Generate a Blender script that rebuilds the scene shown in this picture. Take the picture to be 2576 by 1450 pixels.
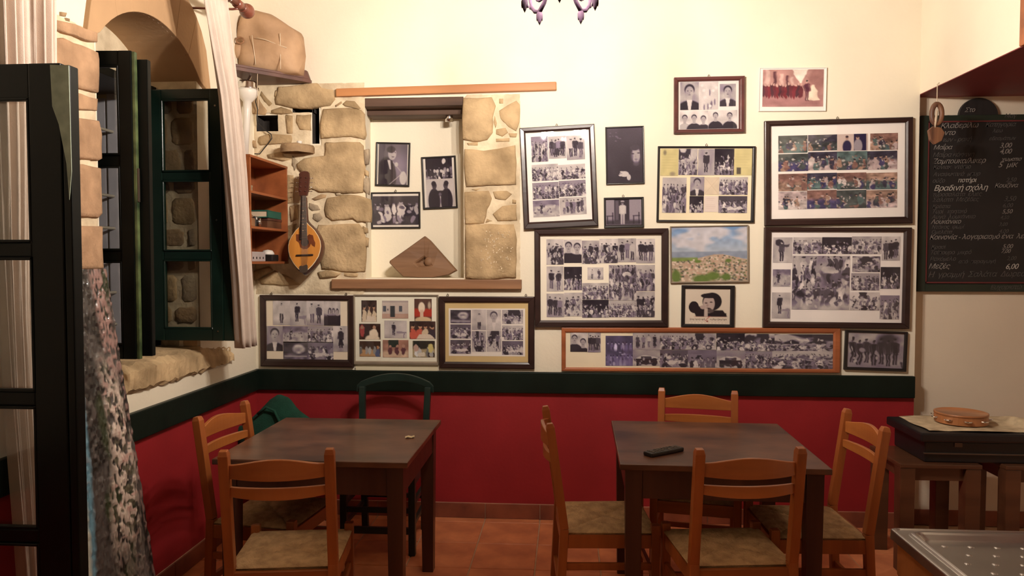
import bpy, bmesh, math, random
import numpy as np
from mathutils import Vector, Matrix, Euler

for o in list(bpy.data.objects):
    bpy.data.objects.remove(o, do_unlink=True)
SC = bpy.context.scene
COL = SC.collection
PI = math.pi
R = random.Random(7)

# ------------------------------------------------------------------ camera, world, light, exposure
FPX, YAW, PIT, EYE = 1876.0, .0729, .0368, 1.57
cam = bpy.data.cameras.new('camera')
cam.sensor_width = 36.0
cam.lens = 36.0 * FPX / 2576.0
cam.clip_start = .05
camo = bpy.data.objects.new('camera', cam)
COL.objects.link(camo)
camo.location = (0, 0, EYE)
camo.rotation_euler = Euler((PI / 2 - PIT, 0, YAW), 'XYZ')
SC.camera = camo

world = bpy.data.worlds.new('night')
SC.world = world
world.use_nodes = True
world.node_tree.nodes['Background'].inputs[0].default_value = (.10, .12, .18, 1)
world.node_tree.nodes['Background'].inputs[1].default_value = .25

BULB_W = 1560.0        # glow of each of the five chandelier bulbs
BULB_COL = (1.0, .88, .765)
REAR_W = 1.5          # pendant behind the viewer
CHX, CHY, CHZ = -.025, 2.60, -.282
SC.view_settings.view_transform = 'Standard'
SC.view_settings.look = 'None'
SC.view_settings.gamma = 1.0
SC.view_settings.use_curve_mapping = False
SC.view_settings.exposure = 0.0

# ------------------------------------------------------------------ measuring: a point of the photograph's sight line on a plane of the room
_f = np.array([-math.sin(YAW), math.cos(YAW), 0.]); _r = np.array([math.cos(YAW), math.sin(YAW), 0.]); _u = np.array([0, 0, 1.])
_fw = _f * math.cos(PIT) - _u * math.sin(PIT); _up = _u * math.cos(PIT) + _f * math.sin(PIT)
_C = np.array([0, 0, EYE])
def at(px, py, ax, val):
    d = (px - 1288) / FPX * _r - (py - 725) / FPX * _up + _fw
    t = (val - _C[ax]) / d[ax]
    return Vector(_C + t * d)

# room sizes
D = 4.475      # back wall
XL = -1.917    # left wall
XR = 2.02      # right end of the back wall
YA = 4.55      # alcove back wall
ZC = 3.75      # ceiling
ZR, ZB = .90, .772   # rail top and bottom
SOF = 2.525

# ------------------------------------------------------------------ materials
def nodes(name):
    m = bpy.data.materials.new(name); m.use_nodes = True
    nt = m.node_tree
    return m, nt, nt.nodes['Principled BSDF']
def N(nt, t, **k):
    n = nt.nodes.new(t)
    for a, b in k.items(): setattr(n, a, b)
    return n
def ramp(nt, stops):
    r = N(nt, 'ShaderNodeValToRGB')
    el = r.color_ramp.elements
    while len(el) < len(stops): el.new(.5)
    for e, (p, c) in zip(el, stops):
        e.position = p; e.color = (c[0], c[1], c[2], 1)
    return r
def mat(name, c, rough=.6, var=.12, scale=9., bump=.0, bscale=40., metal=0., stretch=(1, 1, 1), c2=None, coat=0., spec=.5, detail=4):
    m, nt, b = nodes(name)
    tc = N(nt, 'ShaderNodeTexCoord'); mp = N(nt, 'ShaderNodeMapping')
    mp.inputs['Scale'].default_value = stretch
    nt.links.new(tc.outputs['Object'], mp.inputs['Vector'])
    nz = N(nt, 'ShaderNodeTexNoise'); nz.inputs['Scale'].default_value = scale; nz.inputs['Detail'].default_value = detail
    nt.links.new(mp.outputs[0], nz.inputs['Vector'])
    a = c if c2 is None else c2
    lo = tuple(x * (1 - var) for x in a); hi = tuple(min(1, x * (1 + var)) for x in c)
    rp = ramp(nt, [(.32, lo), (.68, hi)])
    nt.links.new(nz.outputs['Fac'], rp.inputs['Fac'])
    nt.links.new(rp.outputs['Color'], b.inputs['Base Color'])
    b.inputs['Roughness'].default_value = rough
    b.inputs['Metallic'].default_value = metal
    b.inputs['Specular IOR Level'].default_value = spec
    if coat: b.inputs['Coat Weight'].default_value = coat; b.inputs['Coat Roughness'].default_value = .15
    if bump:
        n2 = N(nt, 'ShaderNodeTexNoise'); n2.inputs['Scale'].default_value = bscale; n2.inputs['Detail'].default_value = 5
        nt.links.new(mp.outputs[0], n2.inputs['Vector'])
        bp = N(nt, 'ShaderNodeBump'); bp.inputs['Strength'].default_value = bump; bp.inputs['Distance'].default_value = .01
        nt.links.new(n2.outputs['Fac'], bp.inputs['Height']); nt.links.new(bp.outputs[0], b.inputs['Normal'])
    return m
def wood(name, c1, c2, rough=.4, axis='z', scale=14., coat=0., bump=.05):
    st = {'x': (.08, 1, 1), 'y': (1, .08, 1), 'z': (1, 1, .08)}[axis]
    return mat(name, c1, rough, .12, scale, bump, scale * 3, 0, st, c2, coat, .5, 6)
def attr_mat(name, rough=.4, coat=0., bump=0.):
    m, nt, b = nodes(name)
    a = N(nt, 'ShaderNodeAttribute'); a.attribute_name = 'Col'
    nt.links.new(a.outputs['Color'], b.inputs['Base Color'])
    b.inputs['Roughness'].default_value = rough
    b.inputs['Specular IOR Level'].default_value = .15 if coat == 0 else .5
    b.inputs['Coat Weight'].default_value = coat
    return m
def glass_mat(name, tint=(1, 1, 1), refl=.06, rough=.02):
    m = bpy.data.materials.new(name); m.use_nodes = True
    nt = m.node_tree; nt.nodes.clear()
    out = N(nt, 'ShaderNodeOutputMaterial'); mx = N(nt, 'ShaderNodeMixShader')
    t = N(nt, 'ShaderNodeBsdfTransparent'); t.inputs[0].default_value = (*tint, 1)
    g = N(nt, 'ShaderNodeBsdfGlossy'); g.inputs['Roughness'].default_value = rough; g.inputs[0].default_value = (1, 1, 1, 1)
    lw_ = N(nt, 'ShaderNodeLayerWeight'); lw_.inputs[0].default_value = .5
    pw = N(nt, 'ShaderNodeMath', operation='POWER'); pw.inputs[1].default_value = 4
    ma = N(nt, 'ShaderNodeMath', operation='MULTIPLY_ADD'); ma.inputs[1].default_value = .5; ma.inputs[2].default_value = refl * .5
    nt.links.new(lw_.outputs['Facing'], pw.inputs[0]); nt.links.new(pw.outputs[0], ma.inputs[0])
    nt.links.new(ma.outputs[0], mx.inputs[0]); nt.links.new(t.outputs[0], mx.inputs[1]); nt.links.new(g.outputs[0], mx.inputs[2])
    nt.links.new(mx.outputs[0], out.inputs[0])
    return m
def emit(name, c, s):
    m = bpy.data.materials.new(name); m.use_nodes = True
    nt = m.node_tree; nt.nodes.clear()
    out = N(nt, 'ShaderNodeOutputMaterial'); e = N(nt, 'ShaderNodeEmission')
    e.inputs[0].default_value = (*c, 1); e.inputs[1].default_value = s
    nt.links.new(e.outputs[0], out.inputs[0])
    return m

M = {}
M['plaster'] = mat('cream_plaster', (.82, .75, .60), .85, .03, 3, .12, 60)
M['plaster_alcove'] = mat('alcove_plaster', (.76, .66, .52), .85, .03, 3, .1, 60)
M['ceiling'] = wood('brown_ceiling_boards', (.15, .085, .045), (.11, .06, .03), .6, 'y', 6, 0, .1)
M['plaster_front'] = mat('ochre_plaster', (.13, .09, .06), .9, .04, 3, .1, 50)
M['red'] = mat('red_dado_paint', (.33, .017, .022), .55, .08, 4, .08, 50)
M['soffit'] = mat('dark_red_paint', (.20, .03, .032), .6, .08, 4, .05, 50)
M['rail'] = mat('dark_green_rail_paint', (.008, .014, .010), .42, .2, 6, .08, 30, spec=.2)
M['green'] = mat('dark_green_gloss_paint', (.005, .017, .012), .3, .15, 8, .06, 25)
M['green_lit_edge'] = mat('highlit_green_edge_paint', (.09, .12, .045), .45, .5, 10, .1, 30, c2=(.02, .05, .02))  # yellowish highlight of the lit leaf edge, put into the colour
M['green_shaded'] = mat('shade_darkened_green_paint', (.0028, .0036, .003), .4, .2, 8, .05, 30, spec=.15)  # darker copy of the green paint, shade of unlit faces put into the colour
M['chipped'] = mat('chipped_grey_paint', (.20, .24, .18), .6, .25, 20, .1, 40)
M['mortar'] = mat('lime_mortar', (.72, .61, .43), .92, .12, 10, .5, 45, c2=(.60, .48, .32))
M['stone'] = mat('sandstone', (.50, .36, .20), .9, .18, 7, .6, 55, c2=(.36, .25, .13))
M['stone_b'] = mat('brown_sandstone', (.42, .28, .15), .9, .2, 8, .6, 50, c2=(.28, .19, .11))
M['stone_c'] = mat('greyish_stone', (.38, .30, .20), .9, .2, 8, .6, 50, c2=(.25, .19, .13))
M['stone_l'] = mat('warm_sandstone_blocks', (.46, .285, .165), .9, .14, 9, .6, 60, c2=(.36, .215, .12))
M['arch'] = mat('smooth_tan_stone', (.44, .275, .145), .8, .08, 4, .15, 50)
M['pine'] = wood('pine_lintel_wood', (.46, .20, .075), (.34, .135, .045), .55, 'x', 10, 0, .15)
M['oldwood'] = wood('old_brown_wood', (.30, .15, .07), (.17, .08, .04), .6, 'x', 12, 0, .25)
M['darkold'] = wood('dark_inner_lintel_wood', (.12, .065, .04), (.06, .03, .02), .7, 'x', 12, 0, .25)
M['chair'] = wood('chair_beech_stain', (.40, .118, .028), (.28, .074, .018), .38, 'z', 12, .2)
M['chair_x'] = wood('chair_slat_stain', (.48, .160, .038), (.36, .105, .026), .36, 'x', 12, .2)
M['rush'] = mat('woven_rush', (.58, .38, .19), .75, .12, 26, .5, 150, stretch=(1, 1, 1), c2=(.46, .29, .135))
M['tabletop'] = mat('table_top_varnish', (.15, .062, .032), .34, .25, 7, .03, 30, c2=(.07, .024, .013), coat=.12, detail=3, stretch=(.6, 1, 1))
M['tabledark'] = wood('table_frame_varnish', (.075, .026, .014), (.045, .014, .009), .4, 'z', 10, .1)
M['greenchair'] = mat('dark_green_chair_paint', (.012, .028, .022), .38, .2, 8, .08, 30)
M['greencloth'] = mat('dark_green_cloth', (.006, .055, .032), .95, .25, 14, .3, 120)
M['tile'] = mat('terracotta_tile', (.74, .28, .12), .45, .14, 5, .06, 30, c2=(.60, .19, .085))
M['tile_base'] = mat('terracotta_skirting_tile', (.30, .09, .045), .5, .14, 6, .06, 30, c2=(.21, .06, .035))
M['grout'] = mat('tile_grout', (.56, .36, .22), .9, .1, 20, .1, 50)
M['frame_dark'] = wood('dark_brown_frame_wood', (.036, .016, .013), (.022, .010, .009), .34, 'x', 14, .15)
M['frame_black'] = mat('black_frame_lacquer', (.016, .013, .013), .35, .1, 10)
M['frame_red'] = wood('reddish_brown_frame_wood', (.12, .035, .03), (.08, .024, .022), .35, 'x', 14)
M['frame_orange'] = wood('orange_brown_frame_wood', (.38, .12, .045), (.27, .08, .03), .4, 'x', 14)
M['frame_white'] = mat('white_frame_board', (.82, .76, .72), .6, .03, 8)
M['frame_silver'] = mat('grey_metal_frame', (.30, .25, .19), .45, .1, 8, metal=.4)
M['glass_pic'] = glass_mat('picture_glass', refl=.055)
M['glass_win'] = glass_mat('window_glass', (.80, .80, .78), .065)
M['print'] = attr_mat('photo_paper', .8)
M['canvas'] = attr_mat('thick_oil_paint', .35, .15)
M['nail'] = mat('hook_metal', (.12, .09, .07), .4, .1, 10, metal=.6)
M['chrome'] = mat('chrome', (.75, .72, .70), .15, .05, 8, metal=1.)
M['steel'] = mat('stainless_steel', (.64, .62, .60), .34, .08, 5, .02, 30, metal=1.)
M['white_enamel'] = mat('white_enamel', (.72, .68, .62), .35, .04, 8)
M['black'] = mat('black_lacquer', (.010, .008, .009), .45, .2, 10)
M['blackplastic'] = mat('black_plastic', (.016, .013, .012), .4, .1, 10)
M['greybtn'] = mat('grey_rubber', (.12, .10, .085), .6, .1, 10)
M['iron'] = mat('wrought_iron', (.030, .016, .028), .85, .25, 14, .1, 60, spec=.15)
M['whiteiron'] = mat('white_painted_iron', (.62, .57, .46), .5, .08, 10)
M['greyshutter'] = mat('grey_blue_shutter_paint', (.50, .50, .57), .6, .14, 6, .1, 30)
M['curtain'] = mat('cream_curtain_cloth', (.62, .51, .43), .9, .04, 20, .15, 300)
M['rod'] = wood('curtain_rod_wood', (.26, .085, .05), (.19, .055, .035), .35, 'y', 10, .2)
M['shelfwood'] = wood('orange_brown_shelf_wood', (.33, .10, .032), (.25, .072, .023), .4, 'y', 10, .1)
M['darkshelf'] = wood('dark_brown_shelf_wood', (.13, .06, .045), (.08, .036, .03), .5, 'x', 10)
M['sack'] = mat('tan_skin_bag', (.47, .30, .175), .75, .14, 6, .35, 18, c2=(.39, .235, .13))
M['cord'] = mat('pale_cord', (.62, .50, .36), .8, .1, 20)
M['cable'] = mat('black_cable', (.015, .013, .012), .5, .1, 10)
M['spruce'] = wood('spruce_soundboard', (.62, .26, .05), (.54, .21, .04), .3, 'z', 12, .4, .02)
M['rosewood'] = wood('dark_rosewood', (.085, .028, .018), (.05, .016, .011), .3, 'z', 10, .3)
M['ebony'] = mat('ebony_fingerboard', (.022, .014, .012), .35, .1, 10)
M['pickguard'] = mat('brown_pickguard', (.16, .045, .018), .25, .25, 20)
M['binding'] = mat('cream_binding', (.75, .62, .40), .4, .05, 10)
M['relief'] = wood('brown_relief_wood', (.26, .14, .07), (.17, .085, .042), .65, 'x', 10, 0, .4)
M['board'] = mat('blackboard_slate', (.012, .010, .010), .6, .25, 6)
M['boardgreen'] = mat('blackboard_dark_frame', (.014, .022, .014), .45, .2, 6)
M['redline'] = mat('red_painted_line', (.12, .02, .02), .6, .1, 10)
M['chalk'] = mat('white_chalk', (.25, .225, .205), .95, .35, 60)
M['chalk_dim'] = mat('faded_chalk', (.085, .077, .072), .95, .35, 60)
M['chalk_bright'] = mat('thick_white_chalk', (.46, .43, .39), .95, .2, 60)
M['ornament'] = wood('carved_ornament_wood', (.26, .12, .06), (.10, .045, .03), .5, 'z', 30)
M['paper'] = mat('crumpled_paper', (.72, .62, .40), .9, .08, 20)
M['tan'] = wood('tan_hoop_wood', (.48, .20, .08), (.36, .14, .05), .4, 'x', 14, .2)
M['skin_drum'] = mat('pale_drum_skin', (.66, .52, .32), .7, .08, 12)
M['creamcloth'] = mat('cream_cloth', (.62, .50, .32), .9, .15, 14, .2, 80, c2=(.48, .36, .22))
M['stoolwood'] = wood('dark_stool_wood', (.11, .045, .02), (.065, .024, .012), .35, 'x', 10, .2)
M['cartwood'] = wood('orange_cart_wood', (.32, .11, .03), (.22, .07, .02), .45, 'z', 10)
M['greenbook'] = mat('green_book_cloth', (.012, .10, .07), .6, .1, 12)
M['pages'] = mat('book_pages', (.62, .48, .34), .8, .1, 40, stretch=(1, 1, 20))
M['greyplastic'] = mat('pale_grey_plastic', (.42, .38, .38), .4, .05, 10)
M['blue'] = mat('blue_cloth', (.05, .10, .38), .8, .1, 10)
M['hole'] = mat('shade_dark_hole_stone', (.035, .028, .024), .95, .3, 12, .5, 40)  # shade inside the recesses put into a near-black base colour

# ------------------------------------------------------------------ mesh helpers
class MB:
    def __init__(s): s.v = []; s.f = []; s.m = []
    def add(s, vs, fs, mi=0):
        b = len(s.v); s.v += [Vector(p) for p in vs]
        for f in fs: s.f.append([b + i for i in f]); s.m.append(mi)
        return s
    def box(s, c, d, mat4=None, mi=0):
        x, y, z = d[0] / 2, d[1] / 2, d[2] / 2
        P = [Vector((a, b, e)) for a in (-x, x) for b in (-y, y) for e in (-z, z)]
        if mat4 is not None: P = [mat4 @ p for p in P]
        P = [p + Vector(c) for p in P]
        return s.add(P, [(0, 1, 3, 2), (4, 6, 7, 5), (0, 4, 5, 1), (2, 3, 7, 6), (0, 2, 6, 4), (1, 5, 7, 3)], mi)
    def bb(s, a, b, mi=0):
        return s.box([(a[i] + b[i]) / 2 for i in range(3)], [abs(b[i] - a[i]) for i in range(3)], None, mi)
    def bar(s, p, q, w, h, up=(0, 0, 1), w2=None, h2=None):
        p = Vector(p); q = Vector(q); d = (q - p).normalized(); up = Vector(up)
        sx = d.cross(up).normalized(); uy = sx.cross(d).normalized()
        w2 = w if w2 is None else w2; h2 = h if h2 is None else h2
        P = [p + sx * (a * w / 2) + uy * (b * h / 2) for a, b in ((-1, -1), (1, -1), (1, 1), (-1, 1))]
        P += [q + sx * (a * w2 / 2) + uy * (b * h2 / 2) for a, b in ((-1, -1), (1, -1), (1, 1), (-1, 1))]
        return s.add(P, [(3, 2, 1, 0), (4, 5, 6, 7), (0, 1, 5, 4), (1, 2, 6, 5), (2, 3, 7, 6), (3, 0, 4, 7)])
    def tube(s, pts, r, n=8, caps=True):
        pts = [Vector(p) for p in pts]; rs = r if isinstance(r, (list, tuple)) else [r] * len(pts)
        prev = None; V = []; F = []
        for i, p in enumerate(pts):
            t = (pts[min(i + 1, len(pts) - 1)] - pts[max(i - 1, 0)]).normalized()
            if prev is None:
                a = Vector((0, 0, 1)) if abs(t.z) < .9 else Vector((1, 0, 0)); x = t.cross(a).normalized()
            else: x = (prev - t * prev.dot(t)).normalized()
            prev = x; y = t.cross(x)
            for k in range(n):
                an = 2 * PI * k / n; V.append(p + (x * math.cos(an) + y * math.sin(an)) * rs[i])
        for i in range(len(pts) - 1):
            for k in range(n):
                F.append((i * n + k, i * n + (k + 1) % n, (i + 1) * n + (k + 1) % n, (i + 1) * n + k))
        if caps: F.append(tuple(range(n - 1, -1, -1))); F.append(tuple((len(pts) - 1) * n + k for k in range(n)))
        return s.add(V, F)
    def lathe(s, prof, n=20, mat4=None, mi=0):
        V = []; F = []
        for r, z in prof:
            for k in range(n):
                a = 2 * PI * k / n; p = Vector((r * math.cos(a), r * math.sin(a), z)); V.append(mat4 @ p if mat4 is not None else p)
        for i in range(len(prof) - 1):
            for k in range(n):
                F.append((i * n + k, i * n + (k + 1) % n, (i + 1) * n + (k + 1) % n, (i + 1) * n + k))
        if prof[0][0] > 1e-5: F.append(tuple(range(n - 1, -1, -1)))
        if prof[-1][0] > 1e-5: F.append(tuple((len(prof) - 1) * n + k for k in range(n)))
        return s.add(V, F, mi)
    def prism(s, poly, d0, d1, fn, mi=0):
        n = len(poly)
        V = [fn(u, v, d0) for u, v in poly] + [fn(u, v, d1) for u, v in poly]
        F = [tuple(range(n - 1, -1, -1)), tuple(range(n, 2 * n))] + [(i, (i + 1) % n, n + (i + 1) % n, n + i) for i in range(n)]
        return s.add(V, F, mi)
    def grid(s, fn, nu, nv, mi=0, keep=None):
        V = [fn(i / nu, j / nv) for j in range(nv + 1) for i in range(nu + 1)]
        F = [(j * (nu + 1) + i, j * (nu + 1) + i + 1, (j + 1) * (nu + 1) + i + 1, (j + 1) * (nu + 1) + i)
             for j in range(nv) for i in range(nu) if keep is None or keep((i + .5) / nu, (j + .5) / nv)]
        return s.add(V, F, mi)
    def build(s, name, m, parent=None, bevel=0, smooth=False, seg=2, fix=True, absl=False):
        me = bpy.data.meshes.new(name)
        bm = bmesh.new()
        vs = [bm.verts.new(p) for p in s.v]
        for f, mi in zip(s.f, s.m):
            try:
                fc = bm.faces.new([vs[i] for i in f]); fc.material_index = mi; fc.smooth = smooth
            except ValueError: pass
        if absl:
            bmesh.ops.translate(bm, verts=bm.verts, vec=-parent.location)
        if fix:
            bmesh.ops.remove_doubles(bm, verts=bm.verts, dist=1e-6)
            bmesh.ops.recalc_face_normals(bm, faces=bm.faces)
        if bevel:
            ed = [e for e in bm.edges if len(e.link_faces) == 2 and e.calc_face_angle(0) > .6]
            bmesh.ops.bevel(bm, geom=ed, offset=bevel, segments=seg, affect='EDGES', profile=.6, clamp_overlap=True)
        bm.to_mesh(me); bm.free()
        for x in (m if isinstance(m, (list, tuple)) else [m]): me.materials.append(x)
        o = bpy.data.objects.new(name, me); COL.objects.link(o)
        if parent is not None: o.parent = parent
        return o

def tag(o, label=None, cat=None, group=None, kind=None):
    if label: o['label'] = label
    if cat: o['category'] = cat
    if group: o['group'] = group
    if kind: o['kind'] = kind
    return o
def thing(name, label, cat, loc=(0, 0, 0), rz=0, group=None):
    o = bpy.data.objects.new(name, None); COL.objects.link(o)
    o.empty_display_size = .05
    o.location = loc; o.rotation_euler = (0, 0, rz)
    return tag(o, label, cat, group)
def copy_tree(o, label, loc, rz, group=None):
    c = o.copy(); COL.objects.link(c); c.location = loc; c.rotation_euler = (0, 0, rz)
    c['label'] = label
    if group: c['group'] = group
    for ch in list(o.children):
        d = ch.copy(); COL.objects.link(d); d.parent = c
        for g in list(ch.children):
            e = g.copy(); COL.objects.link(e); e.parent = d
    return c
def st(o): o['kind'] = 'structure'; return o

# ------------------------------------------------------------------ the setting
# floor: bed of grout, tiles as parts
fl = MB().bb((-2.0, -2.6, -.12), (4.2, 4.7, -.004))
floor = st(fl.build('floor', M['grout']))
TS = .3327
TX0 = -.489
YROW = [4.392 - TS * i for i in range(12)]
def tile_mesh():
    a = TS / 2 - .0035
    m = MB().box((0, 0, -.004), (2 * a, 2 * a, .010))
    return m
t0 = None
for j, yr in enumerate(YROW):
    for i in range(-5, 14):
        x0 = TX0 + TS * i
        x1 = x0 + TS
        if x1 < XL + .02: continue
        if x0 > 3.4: continue
        o = tile_mesh().build('tile', M['tile'], floor, .0025, seg=1) if t0 is None else t0.copy()
        if t0 is None: t0 = o
        else: COL.objects.link(o); o.parent = floor
        o.location = ((x0 + x1) / 2, yr - TS / 2, R.uniform(-.0006, .0006))
        if j < 1 and False: pass
cut = MB()
for i in range(-5, 8):
    x0 = max(TX0 + TS * i, XL); x1 = min(TX0 + TS * (i + 1), XR)
    if x1 > x0 + .02: 
        MB().bb((x0 + .0035, 4.396, -.009), (x1 - .0035, D - .012, .001)).build('tile', M['tile'], floor, .0025, seg=1)
# back part of the room, behind the viewer
for a in range(-6, 14):
    for b in range(0, 3): pass

# back wall with recesses (niche, small nook, dark hole)
NX0, NX1, NZ0, NZ1, ND = -1.222, -.617, 1.463, 2.552, .25
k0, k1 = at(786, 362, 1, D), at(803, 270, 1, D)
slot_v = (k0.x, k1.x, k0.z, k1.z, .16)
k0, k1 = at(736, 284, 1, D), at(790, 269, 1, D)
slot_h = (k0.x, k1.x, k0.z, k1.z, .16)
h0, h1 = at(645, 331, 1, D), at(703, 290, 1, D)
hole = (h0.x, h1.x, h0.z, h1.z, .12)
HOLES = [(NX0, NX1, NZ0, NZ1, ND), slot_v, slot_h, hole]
wb = MB()
xs = sorted({XL - .0, XR} | {h[0] for h in HOLES} | {h[1] for h in HOLES})
zs = sorted({0, ZB + .05, ZC} | {h[2] for h in HOLES} | {h[3] for h in HOLES})
for i in range(len(xs) - 1):
    for j in range(len(zs) - 1):
        cx, cz = (xs[i] + xs[i + 1]) / 2, (zs[j] + zs[j + 1]) / 2
        if any(h[0] < cx < h[1] and h[2] < cz < h[3] for h in HOLES): continue
        wb.add([(xs[i], D, zs[j]), (xs[i + 1], D, zs[j]), (xs[i + 1], D, zs[j + 1]), (xs[i], D, zs[j + 1])], [(0, 1, 2, 3)], 1 if cz < ZB + .05 else 0)
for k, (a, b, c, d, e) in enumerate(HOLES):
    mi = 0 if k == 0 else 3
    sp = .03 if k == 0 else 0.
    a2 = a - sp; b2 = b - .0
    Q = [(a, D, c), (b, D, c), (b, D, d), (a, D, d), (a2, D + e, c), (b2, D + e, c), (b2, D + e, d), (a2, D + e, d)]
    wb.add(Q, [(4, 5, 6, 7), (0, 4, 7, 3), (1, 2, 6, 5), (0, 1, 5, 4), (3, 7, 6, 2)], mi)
# wall thickness behind the recesses and the return at the right end
wb.add([(XR, D, 0), (XR, YA, 0), (XR, YA, ZC), (XR, D, ZC)], [(0, 1, 2, 3)], 0)
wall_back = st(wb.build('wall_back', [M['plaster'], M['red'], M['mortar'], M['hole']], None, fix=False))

# left wall with arched window opening
WY0, WY1, WZ0 = 2.942, 3.775, 1.06
SPR, APX = 2.50, 2.69
def arch_z(y, y0=WY0, y1=WY1, s=SPR, a=APX):
    h = a - s; w = (y1 - y0) / 2; Rr = (w * w + h * h) / (2 * h); c = (y0 + y1) / 2
    return a - Rr + math.sqrt(max(Rr * Rr - (y - c) ** 2, 0))
wl = MB()
def q(y0, z0, y1, z1, mi=0): wl.add([(XL, y0, z0), (XL, y1, z0), (XL, y1, z1), (XL, y0, z1)], [(0, 1, 2, 3)], mi)
q(-2.6, 0, D, ZB + .05, 1)
q(-2.6, ZB + .05, D, WZ0); q(-2.6, WZ0, WY0, ZC); q(WY1, WZ0, D, ZC)
NA = 20
ya = [WY0 + (WY1 - WY0) * i / NA for i in range(NA + 1)]
XO = -2.50
for i in range(NA):
    z0, z1 = arch_z(ya[i]), arch_z(ya[i + 1])
    wl.add([(XL, ya[i], z0), (XL, ya[i + 1], z1), (XL, ya[i + 1], ZC), (XL, ya[i], ZC)], [(0, 1, 2, 3)])
    wl.add([(XL, ya[i], z0), (XL, ya[i + 1], z1), (-2.2, ya[i + 1], z1), (-2.2, ya[i], z0)], [(0, 1, 2, 3)], 2)
    wl.add([(-2.19, ya[i], 2.47), (-2.19, ya[i + 1], 2.47), (-2.19, ya[i + 1], z1), (-2.19, ya[i], z0)], [(0, 1, 2, 3)], 3)
for y in (WY0, WY1):
    wl.add([(XL, y, WZ0), (XO, y, WZ0), (XO, y, SPR), (XL, y, SPR)], [(0, 1, 2, 3)], 3)
wl.add([(XL, WY0, WZ0), (XL, WY1, WZ0), (XO, WY1, WZ0 + .05), (XO, WY0, WZ0 + .05)], [(0, 1, 2, 3)], 3)
wl.add([(-2.19, WY0, 2.47), (-2.19, WY1, 2.47), (XO, WY1, 2.47), (XO, WY0, 2.47)], [(0, 1, 2, 3)], 3)
wall_left = st(wl.build('wall_left', [M['plaster'], M['red'], M['arch'], M['mortar']], None, fix=False))

# alcove back wall, bulkhead, soffit, ceiling, unseen sides
al = MB().bb((XR, YA, 0), (3.7, YA + .1, SOF + .2))
st(al.build('wall_alcove', M['plaster_alcove']))
bk = MB().bb((XR, -.4, SOF), (XR + .2, YA, ZC))
wall_right = st(bk.build('wall_right', M['plaster']))
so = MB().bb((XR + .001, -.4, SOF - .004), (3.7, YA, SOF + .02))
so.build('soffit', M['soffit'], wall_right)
st(MB().bb((3.7, -2.6, 0), (3.8, YA + .1, SOF + .1)).build('wall_side', M['plaster_alcove']))
st(MB().bb((-2.05, -2.6, ZC), (4.2, D + .3, ZC + .1)).build('ceiling', M['ceiling']))
st(MB().bb((-2.05, -2.7, 0), (3.8, -2.6, ZC)).build('wall_front', M['plaster_front']))
p0 = at(2566, 118, 0, XR - .03)
st(MB().bb((XR - .035, p0.y - .25, p0.z - .0), (XR - .001, p0.y, ZC)).build('trim_3', M['frame_orange'], None, .004))

# rails
st(MB().bb((XL, D - .028, ZB), (XR - .005, D - .0005, ZR)).build('trim_1', M['rail'], None, .006))
st(MB().bb((XL + .0005, -2.5, ZB), (XL + .028, D - .03, ZR)).build('trim_2', M['rail'], None, .006))

# skirting tiles
bbk = st(MB().bb((XL, D - .006, 0), (XR, D - .0005, .092)).build('baseboard_back', M['grout']))
for i in range(-5, 8):
    x0 = max(TX0 + TS * i, XL); x1 = min(TX0 + TS * (i + 1), XR)
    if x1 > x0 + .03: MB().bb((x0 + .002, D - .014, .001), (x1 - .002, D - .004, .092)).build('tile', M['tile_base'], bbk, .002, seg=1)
bbl = st(MB().bb((XL + .0005, -2.5, 0), (XL + .006, D - .015, .092)).build('baseboard_left', M['grout']))
for i in range(9):
    y1 = D - .016 - TS * i
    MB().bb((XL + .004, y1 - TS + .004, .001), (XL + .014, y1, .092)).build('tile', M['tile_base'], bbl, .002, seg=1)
st(MB().bb((XR, YA - .012, 0), (3.6, YA - .0005, .092)).build('baseboard_alcove', M['tile_base'], None, .002))

# ------------------------------------------------------------------ stonework
def stone(poly, fn, th, m, parent, name='stone', rough=.004, rnd=R, ease=.93):
    # poly: (u, v) outline; fn(u, v, d) maps to the room, d out of the wall
    P = []
    n = len(poly)
    for i in range(n):
        a, b = poly[i], poly[(i + 1) % n]
        L = math.hypot(b[0] - a[0], b[1] - a[1])
        k = 2 if L > .07 else 1
        if L > .2: k = 4
        for j in range(k):
            t = j / k; jx = rnd.uniform(-rough, rough) if j else 0; jy = rnd.uniform(-rough, rough) if j else 0
            P.append((a[0] + (b[0] - a[0]) * t + jx, a[1] + (b[1] - a[1]) * t + jy))
    c = (sum(p[0] for p in P) / len(P), sum(p[1] for p in P) / len(P))
    size = max(max(abs(p[0] - c[0]), abs(p[1] - c[1])) for p in P)
    e1 = max(.55, 1 - .008 / max(size, .01)); e2 = max(.4, 1 - .03 / max(size, .01))
    def ring(s, d, jit): return [fn(c[0] + (p[0] - c[0]) * s, c[1] + (p[1] - c[1]) * s, d + rnd.uniform(-jit, jit)) for p in P]
    k = len(P)
    V = ring(1, -.012, 0) + ring(1, th * .55, 0) + ring(e1, th * .9, .002) + ring(e2, th, .003) + [fn(c[0], c[1], th + rnd.uniform(0, .004))]
    F = []
    for r in range(3):
        for i in range(k): F.append((r * k + i, r * k + (i + 1) % k, (r + 1) * k + (i + 1) % k, (r + 1) * k + i))
    for i in range(k): F.append((3 * k + i, 3 * k + (i + 1) % k, 4 * k))
    mb = MB(); mb.add(V, F)
    return mb.build(name, m, parent, smooth=True)
fback = lambda u, v, d: Vector((u, D - d, v))
fleft = lambda u, v, d: Vector((XL + d, u, v))
def crop_poly(pts, crop, ax, val):
    ox, oy, s = crop
    o = []
    for x, y in pts:
        p = at(ox + x / s, oy + y / s, ax, val)
        o.append((p.x if ax == 1 else p.y, p.z))
    return o
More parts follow.
